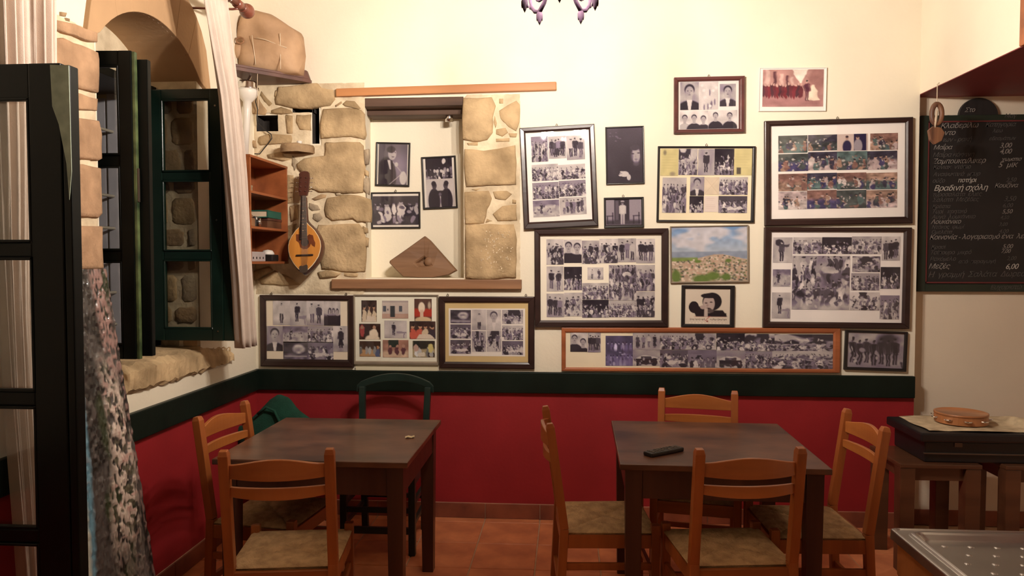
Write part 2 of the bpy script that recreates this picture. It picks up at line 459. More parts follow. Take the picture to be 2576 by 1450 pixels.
# mortar skins
def mortar(rects, name, holes, fn, amp, parent, cell=.022):
    mb = MB()
    for (u0, v0, u1, v1) in rects:
        nu, nv = max(2, int((u1 - u0) / cell)), max(2, int((v1 - v0) / cell))
        rr = random.Random(3)
        tab = {}
        def f(a, b):
            k = (round(a, 5), round(b, 5))
            if k not in tab:
                e = 0 if (a in (0, 1) or b in (0, 1)) else 1
                tab[k] = rr.uniform(.1, 1) * amp * e + .002 * e - .001 * (1 - e)
            return fn(u0 + (u1 - u0) * a, v0 + (v1 - v0) * b, tab[k])
        mb.grid(f, nu, nv, keep=lambda a, b: not any(h[0] - .004 < u0 + (u1 - u0) * a < h[1] + .004 and h[2] - .004 < v0 + (v1 - v0) * b < h[3] + .004 for h in holes))
    return mb.build(name, M['mortar'], parent, smooth=True)
mx0, mz1 = XL + .001, at(850, 208, 1, D).z
mortar([(XL + .002, 1.36, NX0 + .002, mz1), (NX1 - .002, 1.40, -.275, at(1240, 236, 1, D).z)], 'mortar', HOLES, fback, .009, wall_back)

C3, C4, C5 = (560, 40, 4.0275), (560, 360, 3.625), (820, 180, 2.59)
S3 = [[(590,730),(960,695),(1000,740),(1110,760),(1130,850),(1080,910),(900,940),(700,930),(570,900),(560,850)],
 [(400,770),(505,890),(475,915),(390,810)], [(540,760),(585,750),(560,840),(530,820)],
 [(300,800),(350,790),(390,880),(450,960),(430,1000),(300,990),(280,880)], [(510,960),(600,930),(690,960),(712,990),(600,1000),(510,990)],
 [(1145,910),(1205,870),(1215,890),(1150,925)], [(1222,900),(1260,865),(1340,870),(1400,940),(1380,950),(1250,920)],
 [(1040,958),(1290,945),(1400,965),(1430,1000),(1445,1200),(1430,1245),(1300,1220),(1020,1240),(1012,1100)],
 [(760,1010),(870,1010),(895,1005),(895,1160),(790,1150),(755,1080)], [(650,1010),(712,1020),(712,1190),(660,1190)], [(390,1230),(480,1200),(690,1215),(700,1250),(690,1290),(400,1310),(375,1280)],
 [(240,980),(300,975),(300,1100),(290,1250),(260,1300),(240,1150)], [(290,1260),(340,1270),(350,1340),(310,1330)]]
S4 = [[(700,195),(760,150),(945,125),(950,10),(1240,10),(1270,40),(1283,200),(1268,440),(1100,450),(900,440),(830,410),(765,440),(772,300),(705,230)],
 [(1292,70),(1335,60),(1330,190),(1300,200)], [(1295,240),(1330,260),(1330,310),(1300,290)], [(1290,330),(1335,320),(1335,470),(1287,430)],
 [(970,510),(1100,480),(1250,490),(1340,520),(1345,720),(1240,720),(1200,690),(1010,705),(960,670),(945,610)],
 [(795,550),(870,570),(890,610),(820,620),(790,590)], [(820,510),(900,470),(950,475),(940,500),(850,525)], [(1030,460),(1085,455),(1080,475),(1040,480)],
 [(830,650),(890,640),(920,690),(870,720),(825,690)],
 [(890,760),(1240,750),(1278,800),(1298,900),(1290,1160),(1100,1165),(1010,1145),(920,1140),(900,1000),(865,850)],
 [(1283,760),(1320,780),(1325,820),(1292,825)], [(1302,860),(1330,870),(1325,950),(1304,940)],
 [(880,1180),(960,1160),(1080,1190),(1040,1220),(900,1230)], [(1110,1180),(1240,1190),(1230,1222),(1110,1215)],
 [(340,1250),(480,1170),(600,1220),(700,1290),(560,1295),(380,1285)], [(620,580),(680,570),(690,690),(630,720)],
 [(640,120),(690,170),(660,250),(640,200)], [(420,110),(550,80),(560,120),(630,150),(560,165),(430,140)],
 [(580,300),(650,300),(650,540),(580,550)], [(730,520),(775,510),(780,540),(740,560)], [(600,760),(680,740),(640,900),(590,920)], [(270,1180),(420,1130),(460,1160),(330,1240),(270,1260)]]
S5 = [[(900,180),(1080,175),(1105,230),(1085,300),(1085,400),(1050,445),(960,455),(895,440),(892,300)], [(1130,180),(1155,180),(1155,210),(1130,210)],
 [(1130,260),(1240,195),(1262,220),(1260,330),(1240,390),(1190,360),(1140,310)], [(1100,290),(1115,340),(1105,370),(1092,330)],
 [(1110,380),(1170,370),(1185,400),(1150,425),(1110,410)], [(1190,405),(1245,405),(1240,432),(1200,430)], [(1110,440),(1195,436),(1195,460),(1110,460)],
 [(920,468),(990,460),(990,485),(930,482)], [(910,512),(1030,522),(1230,487),(1238,600),(1235,735),(1080,740),(920,750),(907,620)],
 [(950,770),(1010,762),(980,780)], [(1090,785),(1180,780),(1210,800),(1170,840),(1105,830)],
 [(907,790),(1060,782),(1080,830),(1050,900),(1030,988),(912,993)], [(1090,930),(1150,880),(1240,870),(1245,970),(1120,975)], [(1050,960),(1085,975),(1040,988)],
 [(917,1006),(1220,1002),(1240,1100),(1235,1340),(1020,1352),(917,1343)], [(1215,835),(1240,840),(1238,862),(1215,860)]]
kinds = ['stone', 'stone', 'stone_b', 'stone_c']
for L, cr in ((S3, C3), (S4, C4), (S5, C5)):
    for k, pl in enumerate(L):
        pp = crop_poly(pl, cr, 1, D); gx, gz = sum(p[0] for p in pp) / len(pp), sum(p[1] for p in pp) / len(pp); gk = 1.03 if cr is C5 else 1.06
        pp = [(gx + (p[0] - gx) * gk, gz + (p[1] - gz) * gk) for p in pp]
        big = max(p[0] for p in pp) - min(p[0] for p in pp) > .13
        stone(pp, fback, R.uniform(.020, .030) if big else R.uniform(.014, .020), M['stone'] if (big or cr is C5) else M[R.choice(kinds)], wall_back)
# jutting ledge stone under the nook
led = crop_poly([(545, 30), (700, 20), (850, 70), (840, 90), (740, 105), (560, 100)], C4, 1, D)
lz = sum(p[1] for p in led) / len(led)
lx0, lx1 = min(p[0] for p in led), max(p[0] for p in led)
stone([(lx0 + .02, D - .02), (lx1, D - .02), (lx1 - .02, D - .07), (lx0 + .14, D - .13), (lx0 + .03, D - .11)], lambda u, v, d: Vector((u, v, lz - .01 + d)), .04, M['stone_b'], wall_back)
# white pock marks on the lowest pillar stone
pk = MB()
for _ in range(70):
    p = at(820 + R.uniform(1010, 1215) / 2.59, 180 + R.uniform(1040, 1310) / 2.59, 1, D - .032)
    pk.box(p, (R.uniform(.003, .007), .004, R.uniform(.003, .012)))
pko = pk.build('chisel_marks', M['mortar'], wall_back); pko['kind'] = 'stuff'
# niche: inner lintel, pine lintel, sill board
a, b = at(848, 224, 1, D - .03), at(1401, 208, 1, D - .03)
MB().bar(at(848, 235, 1, D - .008), at(1400, 218, 1, D - .008), .052, .048, (0, 0, 1)).build('lintel_beam', M['pine'], wall_back, .006)['label'] = 'pale pine lintel beam with knots'
for kx, ky in ((238, 140), (292, 126), (410, 123), (485, 126), (538, 128), (692, 123), (1160, 98), (900, 118)):
    p = at(820 + kx / 2.59, 180 + ky / 2.59, 1, D - .0325)
    MB().lathe([(0, -.004), (R.uniform(.005, .009), -.003), (.010, .0005), (0, .0012)], 9, Matrix.Translation(p) @ Matrix.Rotation(PI / 2, 4, 'X') @ Matrix.Scale(.6, 4, (0, 1, 0))).build('knot', M['darkold'], wall_back)
MB().bb((NX0 - .018, D + .002, NZ1 - .05), (NX1 - .001, D + ND - .002, NZ1 - .001)).build('inner_lintel', M['darkold'], wall_back, .004)
MB().bb((NX0 - .012, D + .10, NZ1 - .085), (NX1 - .002, D + ND - .004, NZ1 - .045)).build('inner_lintel', M['darkold'], wall_back, .006)
a = at(834, 703, 1, D - .03); b = at(1312, 728, 1, D - .03)
MB().bb((a.x, D - .035, b.z), (b.x, D + .06, a.z)).build('sill_board', M['oldwood'], wall_back, .005)

# left wall stones
C1 = (0, 0, 2.0136)
SL = [[(250,100),(350,122),(400,145),(470,168),(470,215),(400,205),(300,168),(240,140)], [(200,200),(300,192),(470,265),(478,300),(475,472),(330,440),(200,420)],
 [(200,430),(300,452),(475,502),(475,562),(310,552),(200,540)], [(200,570),(320,590),(480,612),(492,680),(492,808),(480,815),(325,800),(200,800)],
 [(200,830),(325,842),(400,832),(490,852),(497,1088),(480,1105),(335,1100),(200,1100)], [(200,1130),(340,1142),(495,1147),(500,1362),(345,1368),(200,1360)],
 [(200,1392),(345,1392),(500,1392),(508,1560),(350,1580),(200,1600)], [(200,1630),(350,1620),(510,1600),(515,1780),(200,1850)]]
rects = [(2.50, .93, WY0 - .004, 2.5)]
mortar(rects, 'mortar', [], fleft, .010, wall_left)
for pl in SL: stone(crop_poly(pl, C1, 0, XL), fleft, R.uniform(.022, .032), M['stone_l'], wall_left)
for pts in ([(300, 60), (330, 65), (325, 85), (300, 80)], [(325, 150 - 60), (345, 95), (345, 110), (325, 105)]):
    stone(crop_poly(pts, C1, 0, XL), fleft, .012, M['stone_b'], wall_left)
# arch ring: voussoirs
nv = 7
for i in range(nv):
    y0, y1 = WY0 + (WY1 - WY0) * i / nv, WY0 + (WY1 - WY0) * (i + 1) / nv
    pts_in = [(y0 + (y1 - y0) * t / 3, arch_z(y0 + (y1 - y0) * t / 3)) for t in range(4)]
    oy0, oy1, os_, oa = WY0 - .088, WY1 + .12, SPR - .05, APX + .235
    def mp(y): return oy0 + (y - WY0) / (WY1 - WY0) * (oy1 - oy0)
    pts_out = [(mp(p[0]), os_ + (oa - os_) * max(0, 1 - abs((2 * mp(p[0]) - oy0 - oy1) / (oy1 - oy0)) ** 3) ** .55) for p in pts_in]
    MB().prism(pts_in + pts_out[::-1], -.01, .022, fleft).build('voussoir', M['arch'], wall_left, .002, seg=1)
# stone sill below the window and at the jamb
def rowstones(fn, u0, u1, v0, v1, hmin, hmax, wmin, wmax, th, parent, mats, rnd, gap=.022):
    v = v0
    while v < v1 - .05:
        h = min(rnd.uniform(hmin, hmax), v1 - v)
        u = u0
        while u < u1 - .03:
            w = min(rnd.uniform(wmin, wmax), u1 - u)
            if u1 - (u + w) < .04: w = u1 - u
            j = lambda: rnd.uniform(-.010, .010)
            g = gap / 2
            a0, a1, b0, b1 = u + g, u + w - g, v + g, v + h - g
            if a1 - a0 > .02 and b1 - b0 > .02:
                k = min(.02, (a1 - a0) * .25, (b1 - b0) * .25)
                pl = [(a0 + k + j() * .5, b0), (a1 - k, b0 + abs(j()) * .5), (a1, b0 + k), (a1 - abs(j()) * .5, b1 - k), (a1 - k, b1), (a0 + k, b1 - abs(j()) * .5), (a0, b1 - k), (a0 + abs(j()) * .5, b0 + k)]
                stone(pl, fn, rnd.uniform(th * .6, th), rnd.choice(mats), parent, rnd=rnd)
            u += w
        v += h
rj = random.Random(11)
fjamb = lambda u, v, d: Vector((u, WY1 - d, v))
mortar([(-2.15, WZ0 + .02, XL - .002, SPR - .01)], 'mortar', [], fjamb, .008, wall_left)
rowstones(fjamb, -2.14, XL - .004, WZ0 + .03, SPR - .03, .09, .20, .07, .16, .018, wall_left, [M['stone'], M['stone_b'], M['stone_c']], rj)
fsill = lambda u, v, d: Vector((XL + .02 + d - (v - .99) * .35, u, v))
def sillfn(a, b):
    y = WY0 - .02 + (4.14 - WY0) * a
    top = 1.115 - .055 * max(0, (y - 3.7) / .44)
    x = [XL + .004, XL + .022, XL + .016, XL - .03, XL - .12, XL - .30][int(round(b * 5))]
    z = [.985 + .03 * max(0, (y - 3.8) / .3), 1.00, top - .035, top - .008, top, top + .01][int(round(b * 5))]
    k = R.uniform(-.013, .013)
    if y > WY1 - .01: x = max(x, XL - .001) if b < .7 else XL - .002
    return Vector((x + abs(k) * .6, y, z + k * .6))
sl = MB(); sl.grid(sillfn, 44, 5); sl.build('window_ledge', M['stone'], wall_left)

# ------------------------------------------------------------------ window 1: fixed frame, leaves, bars, outer shutter
win = st(MB().bb((-2.19, WY0 + .0, 1.125), (-2.13, WY0 + .045, 2.47)).build('window_1', M['green_shaded'], None, .003))
for y0, y1, z0, z1 in ((WY1 - .045, WY1 - .002, 1.125, 2.47), (WY0 + .045, WY1 - .045, 2.43, 2.47), (WY0 + .045, WY1 - .045, 1.125, 1.155)):
    MB().bb((-2.19, y0, z0), (-2.13, y1, z1)).build('frame_bar', M['green_shaded'], win, .003)
MB().bb((-2.90, WY0 + .0, 1.08), (-2.87, WY1, 2.44)).build('outer_shutter', M['green_shaded'], win, .003)
MB().bb((-2.90, WY1 - .006, 1.10), (-2.41, WY1 + .05, 2.42)).build('outer_reveal', M['greyshutter'], win, .004)
MB().bb((-2.40, WY1 - .012, 1.10), (-2.34, WY1 + .05, 2.45)).build('outer_reveal', M['greyshutter'], win, .006)
MB().bb((-2.33, WY1 - .009, 1.10), (-2.20, WY1 + .05, 2.45)).build('outer_reveal', M['greyshutter'], win, .004)
MB().bb((-2.90, WY0 - .05, 1.06), (-2.20, WY0 + .0, 2.46)).build('outer_reveal', M['greyshutter'], win, .004)
MB().bb((-2.90, WY0 - .05, 1.05), (-2.20, WY1 + .05, 1.10)).build('outer_sill', M['greyshutter'], win, .004)
MB().bb((-2.90, WY0 - .05, 2.44), (-2.20, WY1 + .05, 2.48)).build('outer_head', M['green_shaded'], win, .004)
for k in range(7):
    z = 1.235 + .168 * k
    MB().tube([(-2.37, WY0 + .002, z), (-2.37, WY1 - .010, z)], .008, 8).build('grille_bar', M['whiteiron'], win, smooth=True)
MB().tube([(-2.37, (WY0 + WY1) / 2, 1.10), (-2.37, (WY0 + WY1) / 2, 2.44)], .011, 8).build('grille_bar', M['whiteiron'], win, smooth=True)
def leaf(name, label, hinge, ang, width, z0, z1, muntins, stile, rail_t, rail_b, thick, m, medge, extra=True, panes_name='pane', cat='window leaf', mb_=.045):
    # local x runs from the hinge to the free edge, local y is thickness
    t = thing(name, label, cat, (hinge[0], hinge[1], z0), ang)
    H = z1 - z0
    MB().bb((0, 0, 0), (stile, thick, H)).build('stile', m, t, .004)
    MB().bb((width - stile, 0, 0), (width, thick, H)).build('stile', m, t, .004)
    MB().bb((stile, .002, H - rail_t), (width - stile, thick - .002, H)).build('rail', m, t, .003)
    MB().bb((stile, .002, 0), (width - stile, thick - .002, rail_b)).build('rail', m, t, .003)
    zs_ = [rail_b] + [z - z0 for z in muntins] + [H - rail_t]
    for z in zs_[1:-1]:
        MB().bb((stile, .004, z - mb_ / 2), (width - stile, thick - .004, z + mb_ / 2)).build('muntin', m, t, .006)
    for i in range(len(zs_) - 1):
        a = zs_[i] + (mb_ / 2 if i else 0); b = zs_[i + 1] - (mb_ / 2 if i < len(zs_) - 2 else 0)
        MB().bb((stile - .004, thick * .45, a - .004), (width - stile + .004, thick * .45 + .004, b + .004)).build('pane', M['glass_win'], t)
        g = MB()
        for (x0, x1, y0, y1) in ((stile, stile + .008, a, b), (width - stile - .008, width - stile, a, b), (stile, width - stile, a, a + .008), (stile, width - stile, b - .008, b)):
            g.bb((x0, -.0005, y0), (x1, thick * .4, y1))
        g.build('glazing_bead', m, t, .002, seg=1)
    if extra:
        MB().bb((width, .004, .0), (width + .014, thick * .55, H - .004)).build('edge_strip', medge, t, .003)
        MB().bb((width + .0, thick * .6, .01), (width + .055, thick + .012, H - .03)).build('rebate_strip', M['green_shaded'], t, .004)
    return t
lw = leaf('window_leaf', 'dark green window leaf opened near the stone pier, yellowish highlight painted on its edge towards the room', (-2.185, 2.975), math.radians(3), .385, 1.155, 2.44, [1.59, 1.987], .055, .06, .06, .045, M['green_shaded'], M['green_lit_edge'])
MB().bb((.400, .006, .66), (.404, .020, .80)).build('lock_plate', M['nail'], lw, .001)
rw = leaf('window_leaf', 'dark green three-pane window leaf opened flat against the rough stone jamb', (-2.128, 3.70), 0, .372, 1.157, 2.444, [1.596, 2.003], .058, .052, .062, .04, M['green'], M['green'], False)
MB().bb((.372, .004, 0), (.430, .030, 1.283)).build('rebate_strip', M['green'], rw, .004)
for z in (.05, .62, 1.2): MB().lathe([(.0, 0), (.004, .0005), (.005, .002)], 8, Matrix.Translation((.345, -.001, z)) @ Matrix.Rotation(PI / 2, 4, 'X')).build('screw', M['chrome'], rw)
dl = leaf('door_leaf', 'nearly black glazed door leaf in the left foreground with a chipped grey corner', (-1.905, 2.0), 0, .497, .02, 2.121, [.78, 1.176, 1.60], .095, .095, .10, .045, M['green_shaded'], M['green_shaded'], False, cat='door', mb_=.042)
MB().bb((.5, .0, .0), (.524, .04, 2.095)).build('edge_strip', M['green_shaded'], dl, .004)
MB().prism([(.470, 2.095), (.524, 2.092), (.526, 1.80), (.518, 1.72), (.512, 1.82), (.492, 1.93), (.474, 1.98)], 0, .003, lambda u, v, d: Vector((u, -.003 + d, v - .0))).build('chipped_patch', M['chipped'], dl)['label'] = 'chipped grey patch at the top corner'

# ------------------------------------------------------------------ curtains and rod
def lerp(tab, t):
    for i in range(len(tab) - 1):
        if t <= tab[i + 1][0]:
            k = (t - tab[i][0]) / (tab[i + 1][0] - tab[i][0]); return tab[i][1] + (tab[i + 1][1] - tab[i][1]) * k
    return tab[-1][1]
def curtain(label, ztop, zbot, yl, yr, x0, npl, amp):
    t = thing('curtain', label, 'curtain', (x0, (yl[0][1] + yr[0][1]) / 2, zbot))
    ox, oy, oz = t.location
    def f(a, b):
        l, r = lerp(yl, 1 - b), lerp(yr, 1 - b)
        ph = a * npl * 2 * PI
        A = amp * min(1, .5 + (1 - b) * 1.2)
        x = x0 + A * math.sin(ph) + .4 * A * math.sin(2.3 * ph + 1 + 3 * b)
        y = l + (r - l) * (a + .35 / npl * math.sin(ph * 1 + .8) / 2 / PI * 2)
        return Vector((x - ox, y - oy, ztop + (zbot - ztop) * (1 - b) - oz))
    mb = MB(); mb.grid(f, npl * 14, 36)
    o = mb.build('drape', M['curtain'], t, smooth=True, fix=False)
    md = o.modifiers.new('cloth_thickness', 'SOLIDIFY'); md.thickness = .004
    return t
curtain('cream curtain gathered right of the window, beside the corner shelves', 2.838, 1.12, [(0, 3.335), (.27, 3.51), (.5, 3.575), (.8, 3.65), (1, 3.684)], [(0, 3.60), (.27, 3.69), (.5, 3.765), (.8, 3.83), (1, 3.863)], -1.662, 4, .028)
curtain('pale cream curtain hanging behind the open black door leaf', 2.838, .45, [(0, 2.085), (.5, 2.085), (.7, 2.10), (1, 2.15)], [(0, 2.36), (.3, 2.33), (.6, 2.25), (1, 2.27)], -1.662, 6, .022)
rodx, rodz = -1.662, 2.868
rt = thing('curtain_rod', 'reddish wooden curtain rod with a round end knob above the window', 'curtain rod', (rodx, 3.0, rodz))
MB().tube([(0, -1.0, 0), (0, .765, 0)], .019, 12).build('pole', M['rod'], rt, smooth=True)
MB().lathe([(.019, 0), (.024, .005), (.024, .015), (.019, .02), (.026, .03), (.036, .045), (.039, .062), (.034, .08), (.02, .093), (0, .097)], 18, Matrix.Translation((0, .760, 0)) @ Matrix.Rotation(-PI / 2, 4, 'X')).build('finial', M['rod'], rt, smooth=True)
for yy in (-.7, .715):
    MB().tube([(-.254, yy, -.012), (-.03, yy, -.024), (0, yy, -.022)], .006, 10).lathe([(.0, -.03), (.024, -.03), (.024, .022), (0, .022)], 14, Matrix.Translation((0, yy, 0)) @ Matrix.Rotation(PI / 2, 4, 'X')).build('bracket', M['rod'], rt, smooth=True)
for i in range(10):
    yy = (-.86 + .045 * i) if i < 5 else (.36 + .06 * (i - 5))
    c = [(.026 * math.cos(2 * PI * k / 14), yy + .006 * math.sin(k), .026 * math.sin(2 * PI * k / 14) - .004) for k in range(15)]
    MB().tube(c, .003, 6).build('ring', M['chrome'], rt, smooth=True)

# ------------------------------------------------------------------ tables
def table(label, x0, x1, y0, y1, rz=0.):
    t = thing('dining_table', label, 'table', ((x0 + x1) / 2, (y0 + y1) / 2, 0), rz)
    w, d, H = (x1 - x0) / 2, (y1 - y0) / 2, .757
    MB().bb((-w, -d, H - .024), (w, d, H)).build('table_top', M['tabletop'], t, .004)
    i, L = .022, .07
    for sx in (-1, 1):
        for sy in (-1, 1):
            cx, cy = sx * (w - i - L / 2), sy * (d - i - L / 2)
            MB().bar((cx, cy, 0), (cx, cy, H - .024), .055, .055, (0, 1, 0), L, L).build('leg', M['tabledark'], t, .003)
    for sx in (-1, 1):
        MB().bb((sx * (w - i - .028), -d + i + L, H - .145), (sx * (w - i - .006), d - i - L, H - .0245)).build('apron', M['tabledark'], t, .002)
        MB().bb((-w + i + L, sx * (d - i - .028), H - .145), (w - i - L, sx * (d - i - .006), H - .0245)).build('apron', M['tabledark'], t, .002)
    return t
table('square dark wooden table in the left corner with a paper scrap on it', -1.448, -.636, 2.93, 3.743)
table('square dark wooden table on the right with a remote control on it', .222, 1.043, 2.965, 3.786, math.radians(-1))

# ------------------------------------------------------------------ rush-seat chairs: local +y is the front, origin on the floor under the seat
def make_chair(label, loc, rz, group):
    t = thing('dining_chair', label, 'chair', loc, rz, group)
    W, Dp = .188, .195
    def back_y(z): return -Dp - max(0, z - .45) * .14 - max(0, .45 - z) * .05
    for s in (-1, 1):
        mb = MB()
        zz = [0, .25, .45, .68, .875, .893]
        for k in range(len(zz) - 1):
            top = k == len(zz) - 2
            mb.bar((s * (W - .002), back_y(zz[k]), zz[k]), (s * (W - .002), back_y(zz[k + 1]), zz[k + 1]), .036, .036, (0, 1, 0), .028 if top else .036, .024 if top else .036)
        mb.build('back_post', M['chair'], t, .003)
        MB().bar((s * (W + .004), Dp - .01, 0), (s * (W + .004), Dp - .01, .468), .036, .036, (0, 1, 0)).build('front_leg', M['chair'], t, .004)
        MB().bar((s * W, -Dp + .01, .398), (s * (W + .004), Dp - .025, .398), .022, .058).build('side_rail', M['chair'], t, .003)
        for z in (.29, .13):
            MB().bar((s * W, -Dp - .01, z), (s * (W + .004), Dp - .02, z), .018, .030).build('stretcher', M['chair'], t, .004)
    MB().bar((-W, -Dp - .002, .398), (W, -Dp - .002, .398), .022, .058).build('back_rail', M['chair_x'], t, .003)
    MB().bar((-W, Dp - .01, .398), (W, Dp - .01, .398), .022, .058).build('front_rail', M['chair_x'], t, .003)
    MB().bar((-W, Dp - .01, .24), (W, Dp - .01, .24), .018, .030).build('stretcher', M['chair_x'], t, .004)
    MB().bar((-W, -Dp - .014, .18), (W, -Dp - .014, .18), .018, .030).build('stretcher', M['chair_x'], t, .004)
    # back slats: bowed backwards, arched top edge
    def slat(name, zb, zt, rise, dip):
        mb = MB(); n = 14; V = []; F = []
        for i in range(n + 1):
            u = -1 + 2 * i / n; x = u * (W - .012); c = (1 - u * u)
            y = back_y((zb + zt) / 2) - .032 * c
            e = math.cos(PI * u / 2) ** 1.5
            lo, hi = zb - dip * c, zt + rise * e
            for yy, z in ((y - .008, lo), (y + .008, lo), (y + .008, hi), (y - .008, hi)): V.append((x, yy, z))
        for i in range(n):
            for k in range(4): F.append((i * 4 + k, i * 4 + (k + 1) % 4, i * 4 + 4 + (k + 1) % 4, i * 4 + 4 + k))
        F += [(0, 3, 2, 1), (n * 4, n * 4 + 1, n * 4 + 2, n * 4 + 3)]
        mb.add(V, F); return mb.build(name, M['chair_x'], t, .002, seg=1)
    slat('back_slat', .790, .838, .024, .006)
    slat('back_slat', .722, .756, .0, .010)
    def seat(a, b):
        u, v = a * 2 - 1, b * 2 - 1
        m = max(abs(u), abs(v))
        z = .436 + .018 * (1 - m ** 6) - .010 * max(0, 1 - abs(abs(u) - abs(v)) / .10) * min(1, (1 - m) * 3 + .2)
        z += .0022 * math.sin(m * 60) - .008 * (1 - m) 
        return Vector((u * (W + .010 + .004 * (v + 1)), v * (Dp - .006), z))
    mb = MB(); mb.grid(seat, 40, 40)
    mb.bb((-W - .004, -Dp + .012, .418), (W + .006, Dp - .012, .437))
    mb.build('rush_seat', M['rush'], t, smooth=True)
    return t
G = 'orange-brown rush-seat chairs around the two tables'
def chair_at(p1, p2, facing):
    # p1, p2: tops of the two back posts in the room
    m = (p1 + p2) / 2
    rz = facing
    back = Vector((math.sin(rz), -math.cos(rz), 0))        # -y of the chair
    c = m - back * .257
    return (c.x, c.y, 0)
A_ = lambda x, y: at(x, y, 2, .89)
def ang(p, q_):   # p left post, q_ right post as the sitter looks forward
    d = q_ - p; return math.atan2(d.y, d.x)
spots = [
 (A_(575, 1130), A_(835, 1125), 'wooden chair with its back to the viewer at the left table', 0, -.035),
 (A_(608, 1020), A_(492, 1060), 'wooden chair at the left end of the left table, beside the red side wall', -.03, .085),
 (A_(1372, 1025), A_(1382, 1065), 'wooden chair seen side-on left of the right table, rush seat in full view', 0, 0),
 (A_(1848, 985), A_(1665, 977), 'wooden chair behind the right table, against the red wall, facing the viewer', 0, 0),
 (A_(1765, 1128), A_(2003, 1125), 'wooden chair with its back to the viewer at the right table', 0, -.02),
 (A_(2190, 1075), A_(2110, 1035), 'wooden chair at the right end of the right table, turned to face it', .056, .02),
]
proto = None
for p, q_, lab, sx_, sy_ in spots:
    rz = ang(p, q_); loc = chair_at(p, q_, rz); loc = (loc[0] + sx_, loc[1] + sy_, 0)
    if proto is None: proto = make_chair(lab, loc, rz, G)
    else: copy_tree(proto, lab, loc, rz, G)

# green bow-back chair
gc = thing('bow_back_chair', 'old dark green chair with a bowed top rail behind the left table', 'chair', (-1.0, 4.06, 0), PI)
MB()
for s in (-1, 1):
    mb = MB(); zz = [0, .22, .42, .62, .83]; yy = [-.20, -.19, -.185, -.20, -.225]; xx = [.175, .178, .18, .188, .195]
    for k in range(4): mb.bar((s * xx[k], yy[k], zz[k]), (s * xx[k + 1], yy[k + 1], zz[k + 1]), .036, .036, (0, 1, 0))
    mb.build('back_post', M['greenchair'], gc, .004)
    MB().bar((s * .185, .19, 0), (s * .185, .19, .42), .036, .036, (0, 1, 0)).build('front_leg', M['greenchair'], gc, .004)
    for z in (.16, .27): MB().bar((s * .18, -.18, z), (s * .185, .18, z), .02, .026).build('stretcher', M['greenchair'], gc, .004)
    MB().bar((s * .182, -.18, .40), (s * .185, .18, .40), .026, .06).build('seat_rail', M['greenchair'], gc, .004)
for y, z, h in ((.19, .40, .06), (.19, .24, .028), (.19, .13, .036), (-.185, .40, .06), (-.19, .2, .026)):
    MB().bar((-.18, y, z), (.18, y, z), .024, h).build('cross_rail', M['greenchair'], gc, .004)
V = []; F = []; n = 20
for i in range(n + 1):
    u = -1 + 2 * i / n; x = u * .228; c = 1 - u * u; y = -.228 - .028 * c
    lo = .812 + .048 * c - (.016 if abs(u) > .82 else 0); hi = .848 + .058 * c - (.012 if abs(u) > .93 else 0)
    for yy, z in ((y - .011, lo), (y + .011, lo), (y + .011, hi), (y - .011, hi)): V.append((x, yy, z))
for i in range(n):
    for k in range(4): F.append((i * 4 + k, i * 4 + (k + 1) % 4, i * 4 + 4 + (k + 1) % 4, i * 4 + 4 + k))
F += [(0, 3, 2, 1), (n * 4, n * 4 + 1, n * 4 + 2, n * 4 + 3)]
MB().add(V, F).build('top_rail', M['greenchair'], gc, .004)
MB().bb((-.20, -.17, .42), (.20, .20, .444)).build('seat', M['rush'], gc, .008)

# corner bench and cushion
bn = thing('low_bench', 'low dark wooden bench in the corner behind the left table', 'bench', (-1.66, 4.20, 0), 0)
MB().bb((-.22, -.18, .42), (.26, .20, .45)).build('seat_board', M['stoolwood'], bn, .004)
for sx in (-.19, .23):
    for sy in (-.15, .17): MB().bb((sx - .02, sy - .02, 0), (sx + .02, sy + .02, .42)).build('leg', M['stoolwood'], bn, .003)
cu = thing('cushion', 'crumpled dark green cloth cushion in the corner behind the left table', 'cushion', (-1.68, 4.24, .452), 0)
tab = [(-.225, .135), (-.16, .155), (-.10, .23), (-.06, .30), (-.02, .335), (.03, .315), (.08, .25), (.15, .19), (.23, .13), (.27, .07)]
rc = random.Random(5)
def cush(a, b):
    if b in (0, 1): return Vector((-.30 + .64 * b, 0, .05))
    th = a * 2 * PI; x = -.225 + .495 * b
    h = lerp(tab, x); wd = .085 * (1 - abs(2 * b - 1) ** 5) + .004
    cz = h / 2
    z = cz + math.sin(th) * h / 2 * (1 - .0)
    y = math.cos(th) * wd * (1 - .35 * (z / max(h, .01)) ** 2) + .012 * math.sin(17 * x + 9 * z) 
    return Vector((1.28 * x + .012 + .01 * math.sin(23 * z), y, max(0, z)))
MB().grid(cush, 28, 30).build('cover', M['greencloth'], cu, smooth=True)
se = [(-.10, -.075, .23), (-.05, -.07, .27), (.0, -.075, .25), (.05, -.09, .16), (.10, -.095, .08)]
MB().tube([Vector(p) for p in se], .008, 8).build('fold', M['greencloth'], cu, smooth=True)

# things on the tables
rm = thing('remote_control', 'black remote control lying on the right table', 'remote control', tuple(at(1670, 1141, 2, .757)), math.radians(38))
MB().bb((-.095, -.026, 0), (.095, .026, .018)).build('case', M['blackplastic'], rm, .006)
for i in range(9):
    for j in range(3):
        if (i * 3 + j) % 7 == 5: continue
        MB().bb((-.08 + .018 * i, -.019 + .0145 * j, .017), (-.07 + .018 * i, -.010 + .0145 * j, .0205)).build('button', M['greybtn'], rm, .001, seg=1)
sc = thing('paper_scrap', 'small pale scrap of paper on the left table', 'paper scrap', tuple(at(1031, 1102, 2, .757)), .2)
MB().grid(lambda a, b: Vector(((a - .5) * .042, (b - .5) * .028, .002 + .006 * abs(math.sin(a * 5 + b * 3)))), 6, 5).build('sheet', M['paper'], sc).modifiers.new('t', 'SOLIDIFY').thickness = .0015

